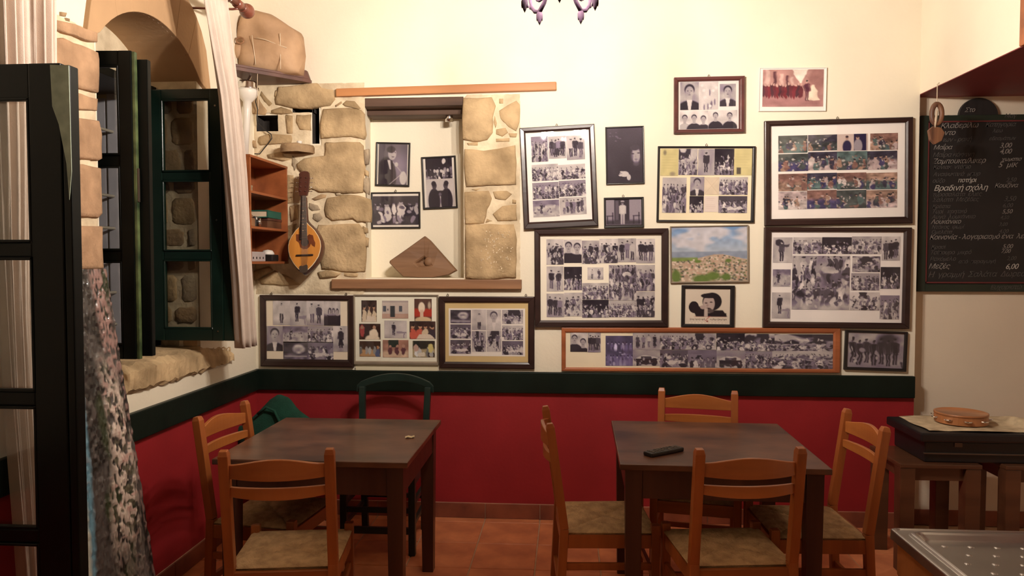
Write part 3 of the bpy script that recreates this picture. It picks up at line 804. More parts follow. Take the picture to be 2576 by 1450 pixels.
# ------------------------------------------------------------------ chandelier
ch = thing('chandelier', 'wrought-iron chandelier with curled arms and leaf drops, cut off by the top edge', 'chandelier', (CHX, CHY, CHZ))
MB().lathe([(0, 2.80), (.012, 2.815), (.016, 2.84), (.008, 2.87), (.022, 2.90), (.012, 2.94), (.012, 3.10), (.028, 3.13), (.010, 3.17), (.007, 4.06), (.05, 4.07), (.055, 4.11), (0, 4.11)], 14).build('stem', M['iron'], ch, smooth=True)
for k in range(5):
    a = 2 * PI * k / 5 + math.radians(54)
    ca, sa = math.cos(a), math.sin(a)
    def P_(r, z): return (r * ca, r * sa, z)
    arm = MB()
    pts = [(.012, 2.93), (.035, 2.88), (.065, 2.815), (.095, 2.765), (.125, 2.742), (.155, 2.750), (.178, 2.775), (.186, 2.80), (.184, 2.825), (.18, 2.848)]
    arm.tube([P_(*p) for p in pts], [.006, .007, .007, .0075, .0085, .0075, .006, .006, .006, .006], 8)
    ao = arm.build('arm', M['iron'], ch, smooth=True)
    cur = [(.125 + (.035 - .0022 * i) * math.cos(i * .55 - 2.6), 2.81 + (.035 - .0022 * i) * math.sin(i * .55 - 2.6)) for i in range(14)]
    MB().tube([P_(*p) for p in cur], .0045, 7).build('scroll', M['iron'], ao, smooth=True)
    lf = MB()
    for da in (-.5, 0, .5):
        lf.lathe([(0, -.052), (.006, -.040), (.011, -.02), (.008, -.004), (0, .006)], 8, Matrix.Translation(P_(.125, 2.745)) @ Matrix.Rotation(da * .5, 4, 'Y') @ Matrix.Scale(1 if da == 0 else .75, 4))
    lf.build('leaf_drop', M['iron'], ao, smooth=True)
    bd = MB()
    for i in range(9):
        t = i / 8; bd.lathe([(0, -.006), (.006, 0), (0, .006)], 6, Matrix.Translation(P_(.14 + .12 * t, 2.745 + .05 * t + .05 * t * t)))
    bd.tube([P_(.14 + .12 * t / 8, 2.745 + .05 * t / 8 + .05 * (t / 8) ** 2) for t in range(9)], .0025, 6)
    bd.build('bead_scroll', M['iron'], ao, smooth=True)
    MB().lathe([(.006, 2.838), (.030, 2.842), (.050, 2.851), (.053, 2.858), (.050, 2.856), (.030, 2.850), (.012, 2.852), (.012, 2.885), (0, 2.885)], 18, Matrix.Translation((.18 * ca, .18 * sa, 0))).build('candle_cup', M['iron'], ch, smooth=True)
    MB().lathe([(.010, 2.885), (.018, 2.905), (.021, 2.925), (.015, 2.95), (.004, 2.98), (0, 2.985)], 12, Matrix.Translation((.18 * ca, .18 * sa, 0))).build('bulb', emit('lit_bulb', BULB_COL, BULB_W) if k == 0 else bpy.data.materials['lit_bulb'], ch, smooth=True)
# a second lamp of the room, behind the viewer
pl = thing('pendant_lamp', 'plain pendant lamp hanging behind the viewer', 'lamp', (1.1, -1.2, 0))
MB().lathe([(.004, ZC), (.004, 3.0), (.03, 2.99), (.035, 2.93), (0, 2.93)], 12).build('cord', M['iron'], pl)
MB().lathe([(0, 2.93), (.03, 2.90), (.05, 2.86), (.03, 2.82), (0, 2.81)], 14).build('bulb', emit('lit_pendant_bulb', BULB_COL, 25), pl, smooth=True)
L = bpy.data.lights.new('pendant_bulb', 'POINT'); L.energy = REAR_W; L.color = BULB_COL; L.shadow_soft_size = .06
lo = bpy.data.objects.new('pendant_bulb', L); COL.objects.link(lo); lo.parent = pl; lo.location = (0, 0, 2.74)

# ------------------------------------------------------------------ photographs: drawn as point colours on the print's own mesh
class Cv:
    def __init__(s, w, h, c, seed):
        s.w, s.h = w, h; s.a = w / h
        s.r = np.random.default_rng(seed)
        s.Y, s.X = np.mgrid[0:h, 0:w]; s.X = (s.X + .5) / w; s.Y = (s.Y + .5) / h
        s.c = np.ones((h, w, 3)) * np.array(c if hasattr(c, '__len__') else (c,) * 3)
    def mix(s, m, col):
        col = np.array(col if hasattr(col, '__len__') else (col,) * 3); s.c = s.c * (1 - m[..., None]) + col * m[..., None]
    def ell(s, x, y, rx, ry, col, soft=.35, al=1.):
        s.mix(np.clip((1 - ((s.X - x) / rx) ** 2 - ((s.Y - y) / ry) ** 2) / soft, 0, 1) * al, col)
    def rect(s, x0, y0, x1, y1, col, soft=.012, al=1.):
        f = lambda t: np.clip(t / soft + .5, 0, 1)
        s.mix(f(s.X - x0) * f(x1 - s.X) * f(s.Y - y0) * f(y1 - s.Y) * al, col)
    def trap(s, x, y0, y1, w0, w1, col, lean=0., al=1., soft=.02):
        t = np.clip((s.Y - y0) / (y1 - y0), 0, 1); w = w0 + (w1 - w0) * t
        f = lambda q_: np.clip(q_ / soft + .5, 0, 1)
        s.mix(f(w - np.abs(s.X - x - lean * t)) * f(s.Y - y0) * f(y1 - s.Y) * al, col)
    def noise(s, n, m=None):
        m = m or n; g = s.r.random((m + 1, n + 1))
        x = s.X * n; y = s.Y * m; i = np.clip(x.astype(int), 0, n - 1); j = np.clip(y.astype(int), 0, m - 1); fx = x - i; fy = y - j
        return g[j, i] * (1 - fx) * (1 - fy) + g[j, i + 1] * fx * (1 - fy) + g[j + 1, i] * (1 - fx) * fy + g[j + 1, i + 1] * fx * fy
    def mottle(s, n, amp): s.c = np.clip(s.c * (1 + amp * 2 * (s.noise(n) - .5))[..., None], 0, 1)
    def fig(s, x, top, h, body, legs=None, skin=.5, hair=.05, dress=False, lean=0):
        k = 1 / s.a
        hd = h * .068
        s.trap(x, top + .14 * h, top + .55 * h, .105 * h * k, .095 * h * k, body, lean)
        if dress: s.trap(x + lean, top + .5 * h, top + .86 * h, .09 * h * k, .15 * h * k, body)
        for d in (-1, 1):
            s.trap(x + lean + d * .05 * h * k, top + .52 * h, top + .98 * h, .042 * h * k, .034 * h * k, body if legs is None else legs)
            s.trap(x + d * .125 * h * k, top + .17 * h, top + .52 * h, .026 * h * k, .024 * h * k, body)
        s.ell(x, top + hd * 1.05, hd * .82 * k, hd * 1.1, skin)
        s.ell(x, top + hd * .45, hd * .85 * k, hd * .62, hair)
    def bust(s, x, top, h, body, skin=.5, hair=.05, shirt=None):
        k = 1 / s.a
        s.ell(x, top + h * 1.0, h * .50 * k, h * .46, body, .2)
        s.rect(x - .09 * h * k, top + .38 * h, x + .09 * h * k, top + .6 * h, skin)
        if shirt is not None: s.trap(x, top + .55 * h, top + h, .09 * h * k, .02 * h * k, shirt)
        s.ell(x, top + .20 * h, .185 * h * k, .20 * h, hair, .3)
        s.ell(x, top + .28 * h, .15 * h * k, .20 * h, skin, .3)
        for d in (-1, 1): s.ell(x + d * .06 * h * k, top + .25 * h, .035 * h * k, .016 * h, hair, .8)
        s.ell(x, top + .33 * h, .022 * h * k, .04 * h, skin * .75 if not hasattr(skin, '__len__') else skin, .9)
        s.ell(x, top + .385 * h, .05 * h * k, .014 * h, hair, .9)
def crowd(c, y0, y1, n, rows, lo, hi, skin):
    for r_ in range(rows):
        y = y0 + (y1 - y0) * r_ / max(1, rows)
        hh = (y1 - y0) / max(1, rows) * 1.9
        for i in range(n):
            x = (i + .5 + c.r.uniform(-.3, .3)) / n
            b = c.r.uniform(lo, hi) if c.r.random() < .7 else c.r.uniform(hi, .8)
            w = .42 / n
            c.ell(x, y + hh * .55, w, hh * .42, b, .25); c.ell(x, y + hh * .14, w * .42, hh * .12, skin * c.r.uniform(.7, 1.2), .4)
            c.ell(x, y + hh * .07, w * .44, hh * .07, .05, .5)
def draw(kind, w, h, seed):
    w, h = max(8, w), max(8, h)
    n = 3
    if ':' in kind:
        kind, a = kind.split(':'); n = int(a)
    c = Cv(w, h, .5, seed); rg = c.r
    bw = True
    if kind in ('stand', 'standw', 'dark', 'crowd', 'group', 'table', 'field', 'land', 'car', 'truck', 'seated', 'bigcrowd', 'colour', 'roomwarm', 'taverna', 'stage', 'redroom', 'dance', 'menblack', 'concert', 'band', 'street', 'women', 'couplew'):
        k_ = .045 if kind in ('crowd', 'group', 'table', 'land', 'bigcrowd', 'colour', 'dark', 'roomwarm') else .028
        dx = k_ * (c.noise(7) - .5) * 2 + k_ * .6 * (c.noise(15) - .5) * 2; dy = k_ * (c.noise(6, 8) - .5) * 2 + k_ * .5 * (c.noise(13, 17) - .5) * 2
        c.X = np.clip(c.X + dx, 0, .9999); c.Y = np.clip(c.Y + dy, 0, .9999)
    def clutter(n_, y0, y1, lo=.03, hi=.75):
        for _ in range(n_):
            c.ell(rg.uniform(0, 1), rg.uniform(y0, y1), rg.uniform(.012, .06), rg.uniform(.02, .10), rg.choice([lo, lo * 2, .3, hi, hi * .8]), .6, .75)
    def bg(top, bot, y=.6):
        t = np.clip((c.Y - y + .08) / .16, 0, 1); c.c = (top + (bot - top) * t)[..., None] * np.ones(3); c.mottle(4, .25)
    if kind == 'stand':       # full-length people on a pale ground
        bg(rg.uniform(.42, .68), rg.uniform(.36, .55), .72)
        for i in range(n):
            c.fig((i + .5) / n * .8 + .1 + rg.uniform(-.02, .02), rg.uniform(.10, .20), .76, rg.choice([.04, .06, .12, .3, .55]), rg.choice([.04, .08, .2]), .45, .04, rg.random() < .3)
    elif kind == 'standw':
        bg(.62, .5, .8); c.fig(.5, .12, .80, .6, .05, .4)
    elif kind == 'dark':
        c.c[:] = .03; c.mottle(5, .8); crowd(c, .45, .95, n * 2, 2, .08, .3, .5)
        for _ in range(5): c.ell(rg.uniform(.1, .9), rg.uniform(.5, .85), rg.uniform(.03, .08), rg.uniform(.05, .12), rg.uniform(.5, .75))
    elif kind == 'crowd':
        bg(rg.uniform(.3, .6), rg.uniform(.3, .5), .35); crowd(c, .18, .92, n * 2 + 1, 3, .04, .25, .42)
    elif kind == 'group':
        bg(rg.uniform(.35, .65), .5, .82)
        if rg.random() < .5: c.rect(.3, 0, rg.uniform(.5, .9), .4, .06)
        for i in range(n): c.fig((i + .5) / n * .9 + .05, rg.uniform(.14, .26), .66, rg.choice([.03, .04, .07, .2, .45]), rg.choice([.03, .05, .2]), .42, .04, rg.random() < .25)
        for i in range(n - 1): c.bust((i + 1) / n, .48, .38, rg.choice([.05, .1, .55]), .42)
    elif kind == 'table':
        bg(rg.uniform(.06, .3), .35, .5); crowd(c, .25, .6, n * 2, 1, .04, .3, .45)
        c.trap(.5, .62, .82, .28, .42, .66); c.ell(.2, .85, .14, .18, .06); c.ell(.82, .88, .12, .16, .05)
    elif kind == 'field':
        bg(.26, .46, .4); c.ell(.7, .5, .35, .25, .5, .9); c.fig(.33, .2, .6, .05); c.mottle(7, .3)
    elif kind == 'land':
        bg(.55, .40, .45); m = np.clip((c.noise(6, 4) - .40) * 6, 0, 1) * (c.Y < .55); c.mix(m, .07); crowd(c, .52, .9, n * 2, 2, .05, .25, .45)
    elif kind == 'car':
        bg(.4, .5, .55); c.ell(.5, .62, .42, .28, .62, .2); c.rect(.12, .55, .88, .9, .05); c.rect(.3, .42, .7, .56, .12); c.ell(.22, .9, .1, .1, .03); c.ell(.78, .9, .1, .1, .03)
    elif kind == 'truck':
        bg(.25, .5, .7); c.rect(.05, .25, .5, .75, .3); c.rect(.3, .3, .48, .5, .05); c.ell(.3, .85, .12, .13, .03); crowd(c, .4, .9, 5, 1, .05, .2, .4)
    elif kind == 'portrait':
        bg(.40, .36, 1.2); c.bust(.5, .06, 1.05, rg.choice([.04, .06]), .44, .04, .65); c.mottle(5, .2)
    elif kind == 'portraitl':
        bg(.62, .60, 1.2); c.bust(.5, .06, 1.0, .58, .46, .06, .7); c.mottle(5, .12)
    elif kind == 'seated':
        bg(.55, .5, .7); c.fig(.42, .12, .72, .05, .05); c.rect(.55, .62, .95, .72, .35); c.rect(.85, .72, .9, .98, .3)
    elif kind == 'animal':
        bg(.1, .2, .7); c.ell(.62, .42, .28, .30, .5, .6); c.mottle(8, .6); c.rect(.05, .78, .95, .86, .45)
    elif kind == 'doc':
        bw = False; c.c[:] = (.60, .52, .26); c.mottle(5, .12)
        for i in range(6): c.rect(.1, .2 + .1 * i, rg.uniform(.6, .92), .225 + .1 * i, (.50, .43, .22), al=.6)
        if n == 1: c.ell(.25, .15, .12, .12, (.15, .12, .10), .9, .8); c.ell(.68, .92, .2, .1, (.25, .2, .16), .9, .8)
        if n == 2: c.rect(.15, .7, .4, .95, (.10, .08, .06))
    elif kind == 'letter':
        bw = False; c.c[:] = (.66, .55, .42); c.mottle(4, .1)
        for s_ in (1, -1):
            c.mix(np.clip(1 - np.abs((c.X - .5) - s_ * (c.Y - .5)) * 30, 0, 1) * .5, (.45, .33, .22))
    elif kind == 'pale':
        bw = False; c.c[:] = (.70, .60, .54)
        for i in range(7): c.rect(.15, .15 + .1 * i, rg.uniform(.6, .88), .17 + .1 * i, (.55, .42, .38), al=.6)
    elif kind == 'twofaces':
        c.c[:] = .62; c.mottle(5, .2)
        for i in range(6): c.ell(rg.uniform(.1, .9), rg.uniform(.15, .95), .05, .14, .12, .6, .8)
        for i in range(6): c.ell(rg.uniform(.1, .9), rg.uniform(.1, .9), .09, .06, .75, .6)
    elif kind == 'busts':
        bg(.64, .6, 1.2)
        c.mottle(4, .2)
        for i in range(n): c.bust((i + .55) / (n + .1), rg.uniform(.06, .36), .85, rg.choice([.04, .06, .5]), .44)
    elif kind == 'house':
        bw = False; c.c[:] = (.52, .44, .40); c.rect(0, 0, 1, .12, (.42, .36, .34)); c.rect(0, .72, 1, 1, (.46, .30, .24)); c.rect(.31, .3, .49, .9, (.03, .035, .045))
        for x in (.04, .64): c.rect(x, .3, x + .12, .62, (.08, .09, .12))
        c.rect(.2, .45, .25, .56, (.1, .1, .12)); c.mottle(6, .06)
    elif kind == 'roomwarm':
        bw = False; c.c[:] = (.06, .035, .03); c.mottle(5, .5)
        for i in range(n + 1):
            col = [(.55, .12, .08), (.62, .50, .36), (.05, .04, .05), (.35, .16, .10)][int(rg.integers(4))]
            x = (i + .6) / (n + 1.2); c.ell(x, .78, .16, .36, col, .3); c.ell(x, .34, .075, .12, (.5, .28, .18), .4); c.ell(x, .26, .08, .08, (.03, .02, .02), .5)
        c.trap(.6, .72, 1.0, .2, .34, (.66, .56, .46))
    elif kind == 'redvase':
        bw = False; c.c[:] = (.10, .05, .04); c.rect(0, .45, 1, .8, (.42, .05, .03), .1); c.ell(.42, .40, .20, .26, (.78, .66, .52)); c.rect(.33, .5, .52, .85, (.66, .48, .36)); c.ell(.5, .95, .5, .16, (.62, .48, .30)); c.ell(.85, .3, .1, .2, (.5, .4, .3), .8)
    elif kind == 'couplew':
        bw = False; c.c[:] = (.045, .02, .015); c.ell(.15, .45, .12, .4, (.36, .07, .07)); c.ell(.68, .62, .22, .32, (.78, .66, .52)); c.ell(.62, .95, .36, .28, (.74, .62, .48)); c.ell(.70, .24, .075, .13, (.42, .24, .16)); c.ell(.15, .25, .07, .11, (.35, .2, .14))
    elif kind == 'stage':
        bw = False; c.c[:] = (.06, .03, .02); c.rect(0, .55, 1, 1, (.46, .28, .14), .15); crowd(c, .3, .6, 5, 1, .05, .25, .35); c.ell(.85, .85, .12, .4, (.09, .12, .22)); c.ell(.86, .40, .06, .1, (.5, .25, .12))
    elif kind == 'redroom':
        bw = False; c.c[:] = (.38, .20, .15); c.rect(.22, 0, .6, .42, (.04, .05, .04)); c.rect(0, .62, 1, 1, (.60, .44, .32), .15); c.mottle(6, .3)
        for x in (.3, .55, .8): c.ell(x, .62, .09, .24, (.12, .05, .06)); c.ell(x, .36, .05, .09, (.45, .26, .2))
    elif kind == 'taverna':
        bw = False; c.c[:] = (.40, .33, .20); c.rect(0, 0, 1, .5, (.03, .03, .025), .1); crowd(c, .35, .7, 4, 1, .1, .3, .4); c.ell(.15, .45, .12, .22, (.5, .34, .28)); c.ell(.8, .45, .14, .28, (.62, .54, .22)); c.rect(.25, .7, .55, .95, (.66, .6, .5)); c.rect(.7, .7, .76, 1, (.04, .03, .03)); c.rect(.9, .7, .96, 1, (.04, .03, .03))
    elif kind == 'colour':
        bw = False; pal = [(.46, .36, .36), (.07, .08, .08), (.24, .13, .11), (.05, .045, .07), (.58, .50, .48), (.10, .15, .15), (.34, .22, .17), (.07, .06, .14)]
        t = pal[int(rg.integers(8))]; b = pal[int(rg.integers(8))]
        k = np.clip((c.Y - .5) / .2 + .5, 0, 1)[..., None]; c.c = np.array(t) * (1 - k) + np.array(b) * k; c.mottle(6, .5)
        for i in range(n * 2):
            x = rg.uniform(.05, .95); y = rg.uniform(.3, .7); col = pal[int(rg.integers(8))]
            c.ell(x, y + .2, rg.uniform(.06, .13), rg.uniform(.18, .32), col, .3); c.ell(x, y - .06, .04, .07, (.48, .32, .26), .4); c.ell(x, y - .11, .045, .05, (.03, .025, .03), .5)
        for i in range(26): c.ell(rg.random(), rg.uniform(.25, 1), rg.uniform(.015, .06), rg.uniform(.02, .09), pal[int(rg.integers(8))] if rg.random() < .8 else (.6, .55, .52), .6, .8)
        c.mottle(11, .35)
    elif kind == 'twomen':
        bw = False; c.c[:] = (.58, .46, .42); c.rect(.55, 0, .95, 1, (.025, .02, .06)); c.ell(.33, .75, .16, .42, (.03, .025, .07)); c.ell(.68, .72, .15, .44, (.32, .28, .32)); 
        for x in (.33, .67): c.ell(x, .25, .06, .12, (.45, .3, .25)); c.ell(x, .17, .06, .07, (.05, .03, .04))
    elif kind == 'lyra':
        c.c = (.13 + .16 * np.exp(-((c.X - .75) ** 2 + (c.Y - .55) ** 2) / .12))[..., None] * np.ones(3)
        c.ell(.28, .82, .36, .52, .03, .2); c.trap(.36, .40, .62, .05, .02, .55, .06); c.ell(.47, .25, .15, .16, .44, .3); c.ell(.43, .15, .17, .09, .04, .4); c.ell(.5, .32, .06, .015, .05, .8)
        for d in (0, .11): c.ell(.46 + d, .22, .03, .012, .06, .8)
        m = np.clip(1 - np.abs((c.X - .55) * .8 - (c.Y - .48)) / .03, 0, 1) * (c.X > .5) * (c.X < .9); c.mix(m, .42)
        c.ell(.86, .82, .13, .17, .55, .25); c.ell(.62, .50, .07, .06, .5, .5); c.mix(np.clip(1 - np.abs((c.X - .6) + (c.Y - .85) * 1.6) / .02, 0, 1) * (c.Y > .66), .6)
    elif kind == 'duo':
        c.c[:] = .56; c.mottle(3, .1)
        for x, d in ((.28, 1), (.72, -1)):
            c.ell(x, .78, .22, .46, .035, .15); c.ell(x + .02 * d, .24, .085, .15, .10, .2); c.ell(x, .17, .09, .10, .03, .3); c.trap(x + .16 * d, .42, .62, .09, .06, .04); c.ell(x + .23 * d, .55, .05, .07, .2)
    elif kind == 'concert':
        c.c[:] = .02; c.mottle(6, .6); c.ell(.68, .14, .07, .13, .7, .4)
        crowd(c, .42, .95, 7, 2, .04, .2, .4)
        for x in (.35, .45, .6, .85): c.ell(x, .55, .06, .08, .62, .6)
    elif kind == 'band':
        c.c[:] = .05; c.mottle(6, .7); crowd(c, .2, .45, 8, 1, .05, .12, .3)
        for x, y in ((.12, .5), (.32, .42), (.62, .36), (.84, .5)): c.ell(x, y + .18, .085, .26, .6 if x in (.32, .62) else .06, .3); c.ell(x, y - .1, .045, .09, .42, .3); c.ell(x, y - .17, .05, .05, .04, .5)
        for x in (.25, .45, .58, .86): c.ell(x, .80, .05, .15, .30, .4)
        c.trap(.16, .55, .9, .03, .03, .66, .08)
    elif kind == 'singer':
        c.c = (.085 - .05 * c.Y)[..., None] * np.ones(3); c.mottle(5, .2)
        for i in range(9): c.ell(rg.uniform(.08, .42), rg.uniform(.07, .24), rg.uniform(.02, .05), .012, .16, .9)
        c.ell(.81, .50, .13, .16, .42, .5); c.ell(.78, .365, .15, .06, .07, .4); c.ell(.99, .45, .08, .2, .06, .4); c.ell(.70, .52, .05, .10, .12, .9, .7)
        c.ell(.72, .475, .05, .016, .06, .7); c.ell(.88, .465, .05, .016, .06, .7); c.ell(.80, .53, .025, .05, .36, .8); c.ell(.81, .578, .06, .016, .14, .8, .8); c.ell(.81, .605, .04, .008, .2, .8, .8); c.ell(.81, .655, .10, .05, .12, .8, .75)
        c.ell(.48, .84, .13, .055, .62, .3); c.ell(.60, .90, .06, .06, .58, .4); c.ell(.37, .86, .06, .02, .60, .5); c.ell(.40, .80, .05, .018, .58, .5); c.ell(.38, .83, .05, .014, .35, .5)
    elif kind == 'whiteman':
        c.c[:] = .36; c.rect(.24, 0, .66, .85, .06); c.rect(.27, .05, .36, .8, .16); c.rect(0, .8, 1, 1, .10, .1); c.fig(.47, .10, .88, .62, .5, .34, .06); c.ell(.47, .08, .06, .04, .4)
        for x in (.12, .85): c.rect(x - .1, .62, x + .1, .66, .06); c.rect(x - .09, .66, x - .06, .95, .05); c.rect(x + .06, .5, x + .09, .95, .05)
    elif kind == 'street':
        bw = False; c.c[:] = (.44, .24, .22); c.trap(.62, 0, .35, .12, .02, (.80, .70, .62)); 
        for i, x in enumerate((.05, .18, .30, .40, .48)): c.rect(x, .0 + .05 * i, x + .07 - .008 * i, .42, (.12, .05, .06) if i % 2 else (.62, .42, .38), .03)
        c.rect(0, .72, 1, 1, (.36, .18, .18), .15); c.ell(.9, .25, .16, .35, (.32, .16, .15), .5)
        for i in range(14): c.ell(i * .047 + .02, .55 + .02 * (i % 3), .035, .22, (.09 + .05 * (i % 3), .035, .045), .4); c.ell(i * .047 + .02, .38 + .02 * (i % 3), .018, .05, (.55, .34, .3), .5)
        c.trap(.83, .42, .82, .02, .12, (.80, .62, .50)); c.fig(.73, .30, .55, (.10, .03, .05), None, (.5, .3, .26)); c.mottle(10, .2)
    elif kind == 'town':
        bw = False; sky = np.clip(c.Y / .5, 0, 1)[..., None]; c.c = np.array((.17, .30, .52)) * (1 - sky) + np.array((.42, .46, .52)) * sky
        m = np.clip((c.noise(5, 7) * .6 + c.noise(11, 14) * .4 - .45) * 5, 0, 1) * (c.Y < .55); c.mix(m * .85, (.60, .56, .58))
        c.mix(np.clip((c.Y - .44) / .02, 0, 1) * np.clip((.60 - c.Y) / .02, 0, 1), (.26, .30, .38))
        ridge = .62 - .12 * np.exp(-((c.X - .62) / .3) ** 2)
        c.mix(np.clip((c.Y - ridge) / .01, 0, 1), (.46, .35, .26)); c.mix(np.clip((c.Y - .54) / .03, 0, 1) * (c.X < .35) * (c.Y < .62), (.20, .26, .08))
        for i in range(520):
            x, y = rg.random(), rg.uniform(.5, .98)
            if y < .63 - .12 * math.exp(-((x - .62) / .3) ** 2): continue
            col = [(.66, .55, .46), (.50, .32, .24), (.12, .12, .10), (.60, .48, .38), (.16, .18, .09)][int(rg.integers(5))]; sz = .004 + .012 * y
            c.rect(x - sz, y - sz * 1.1, x + sz, y + sz, col, .01)
        for x, y, rx, ry in ((.55, .9, .12, .1), (.4, .95, .16, .1), (.72, .92, .08, .08), (.06, .9, .08, .16), (.35, .63, .06, .035), (.75, .62, .05, .04)): c.ell(x, y, rx, ry, (.13, .19, .05), .7)
        c.mottle(20, .15)
    elif kind == 'poster':
        bw = False; c.c[:] = (.66, .57, .47)
        c.rect(.2, .78, .92, .80, (.5, .2, .16), .01, .6)
        c.ell(.20, .52, .115, .17, (.02, .012, .016), .1); c.trap(.34, .50, .78, .13, .10, (.02, .012, .016)); c.ell(.36, .66, .16, .12, (.02, .012, .016), .2)
        c.trap(.72, .60, .78, .12, .22, (.02, .012, .016)); c.rect(.25, .68, .92, .78, (.02, .012, .016), .02)
        c.ell(.60, .36, .22, .26, (.02, .014, .018), .12); c.ell(.53, .42, .135, .24, (.46, .36, .33), .2); c.ell(.53, .14 + .06, .19, .075, (.02, .014, .018), .2)
        c.ell(.47, .40, .04, .02, (.05, .03, .03), .6); c.ell(.58, .38, .04, .02, (.05, .03, .03), .6); c.ell(.50, .47, .03, .05, (.36, .26, .24), .7); c.ell(.52, .56, .07, .03, (.05, .03, .03), .5)
        c.ell(.54, .62, .12, .07, (.10, .07, .07), .6); c.ell(.40, .52, .07, .06, (.42, .32, .29), .4); c.trap(.47, .55, .78, .035, .04, (.50, .40, .36))
        for i in range(24):
            x = .12 + .034 * i
            if .43 < x < .55: continue
            c.rect(x, .835 + .006 * (i % 3), x + .018, .885 - .006 * (i % 2), (.18, .13, .11), .006)
        c.mix(np.clip(1 - np.abs((c.X - .5) + (c.Y - .84) * .8) / .018, 0, 1) * (c.Y > .76) * (c.Y < .90), (.42, .04, .04)); c.rect(.48, .89, .52, .94, (.3, .08, .06))
        for i in range(11): c.ell(.12 + .075 * i, .955, .02, .012, (.85, .78, .68), .6)
    elif kind == 'bigcrowd':
        c.c[:] = .42; crowd(c, .0, .5, 9, 3, .04, .22, .4); c.rect(.5, .28, .95, .62, .18, .12); c.ell(.66, .27, .16, .07, .55); crowd(c, .45, .7, 9, 2, .05, .3, .45); crowd(c, .62, .85, 10, 2, .05, .2, .4); c.rect(0, .9, 1, 1, .5, .1); c.mottle(9, .35)
    elif kind == 'menblack':
        c.c[:] = .40; c.rect(0, 0, 1, .2, .46, .2); c.rect(0, .88, 1, 1, .34, .15); c.ell(.72, .2, .25, .3, .08, .8)
        for i in range(7):
            x = .10 + .125 * i; c.fig(x, .16 + .05 * (i % 2), .74, .035 + .02 * (i % 3), .03, .16, .03)
        c.mottle(7, .3)
    elif kind == 'dance':
        bg(.5, .55, .8); c.ell(.35, .22, .24, .14, .06, .4); c.fig(.45, .15, .8, .12, .05); c.trap(.62, .28, .36, .22, .2, .1)
    elif kind == 'women':
        bg(.55, .06, .58)
        for i in range(3): c.ell(.35 + .22 * i, .42, .10, .12, .05, .4); c.ell(.35 + .22 * i, .45, .06, .09, .48, .4)
        c.rect(.25, .58, 1, 1, .03)
    elif kind == 'blue':
        bg(.16, .22, .5); crowd(c, .2, .4, 7, 1, .1, .3, .5); c.rect(0, .48, 1, .64, .15, .1); crowd(c, .62, .9, 8, 1, .15, .4, .45); c.mottle(8, .3)
    if kind in ('crowd', 'group', 'table', 'dark', 'land', 'bigcrowd'): clutter(22 + 6 * n, .28, .98)
    elif kind in ('field', 'car', 'truck', 'menblack', 'concert', 'band', 'blue'): clutter(16, .35, .95, .03, .6)
    if bw:
        c.c = c.c[..., :1] * np.ones(3); c.c = np.clip(c.c, 0, 1)
        c.c = c.c * c.c * (3 - 2 * c.c) * .55 + c.c * .45 if kind not in ('portraitl', 'singer', 'twofaces') else c.c
        g = np.clip(c.c[..., :1], 0, 1)
        c.c = np.array((.020, .014, .022)) + (np.array((.88, .80, .78)) - np.array((.020, .014, .022))) * g
        if kind in ('blue',): c.c *= np.array((.85, .85, 1.25))
        mid = np.exp(-((g - .2) / .15) ** 2); c.c *= 1 + mid * np.array((.0, -.10, .22))
    if kind not in ('doc', 'letter', 'pale', 'town', 'poster'): c.c = np.clip(c.c * (1 + .10 * (rg.random(c.c.shape[:2])[..., None] - .5)), 0, 1)
    return c.c
def print_mesh(name, w, h, arr, parent, loc, th=.0012):
    # a sheet lying in local x (right), z (up), facing -y
    nh, nw = arr.shape[:2]
    xs_ = np.linspace(-w / 2, w / 2, nw); zs_ = np.linspace(h / 2, -h / 2, nh)
    co = np.zeros((nh, nw, 3)); co[..., 0] = xs_[None]; co[..., 2] = zs_[:, None]
    idx = np.arange(nh * nw).reshape(nh, nw)
    fq = np.stack([idx[:-1, :-1], idx[1:, :-1], idx[1:, 1:], idx[:-1, 1:]], -1).reshape(-1, 4)
    me = bpy.data.meshes.new(name)
    me.vertices.add(nh * nw); me.vertices.foreach_set('co', co.ravel())
    me.loops.add(fq.size); me.loops.foreach_set('vertex_index', fq.ravel().astype(np.int32))
    me.polygons.add(len(fq)); me.polygons.foreach_set('loop_start', np.arange(0, fq.size, 4, dtype=np.int32))
    me.update(calc_edges=True)
    ca = me.color_attributes.new('Col', 'FLOAT_COLOR', 'POINT')
    ca.data.foreach_set('color', np.concatenate([arr, np.ones((nh, nw, 1))], -1).astype(np.float32).ravel())
    me.materials.append(M['print'])
    o = bpy.data.objects.new(name, me); COL.objects.link(o); o.parent = parent; o.location = loc
    return o

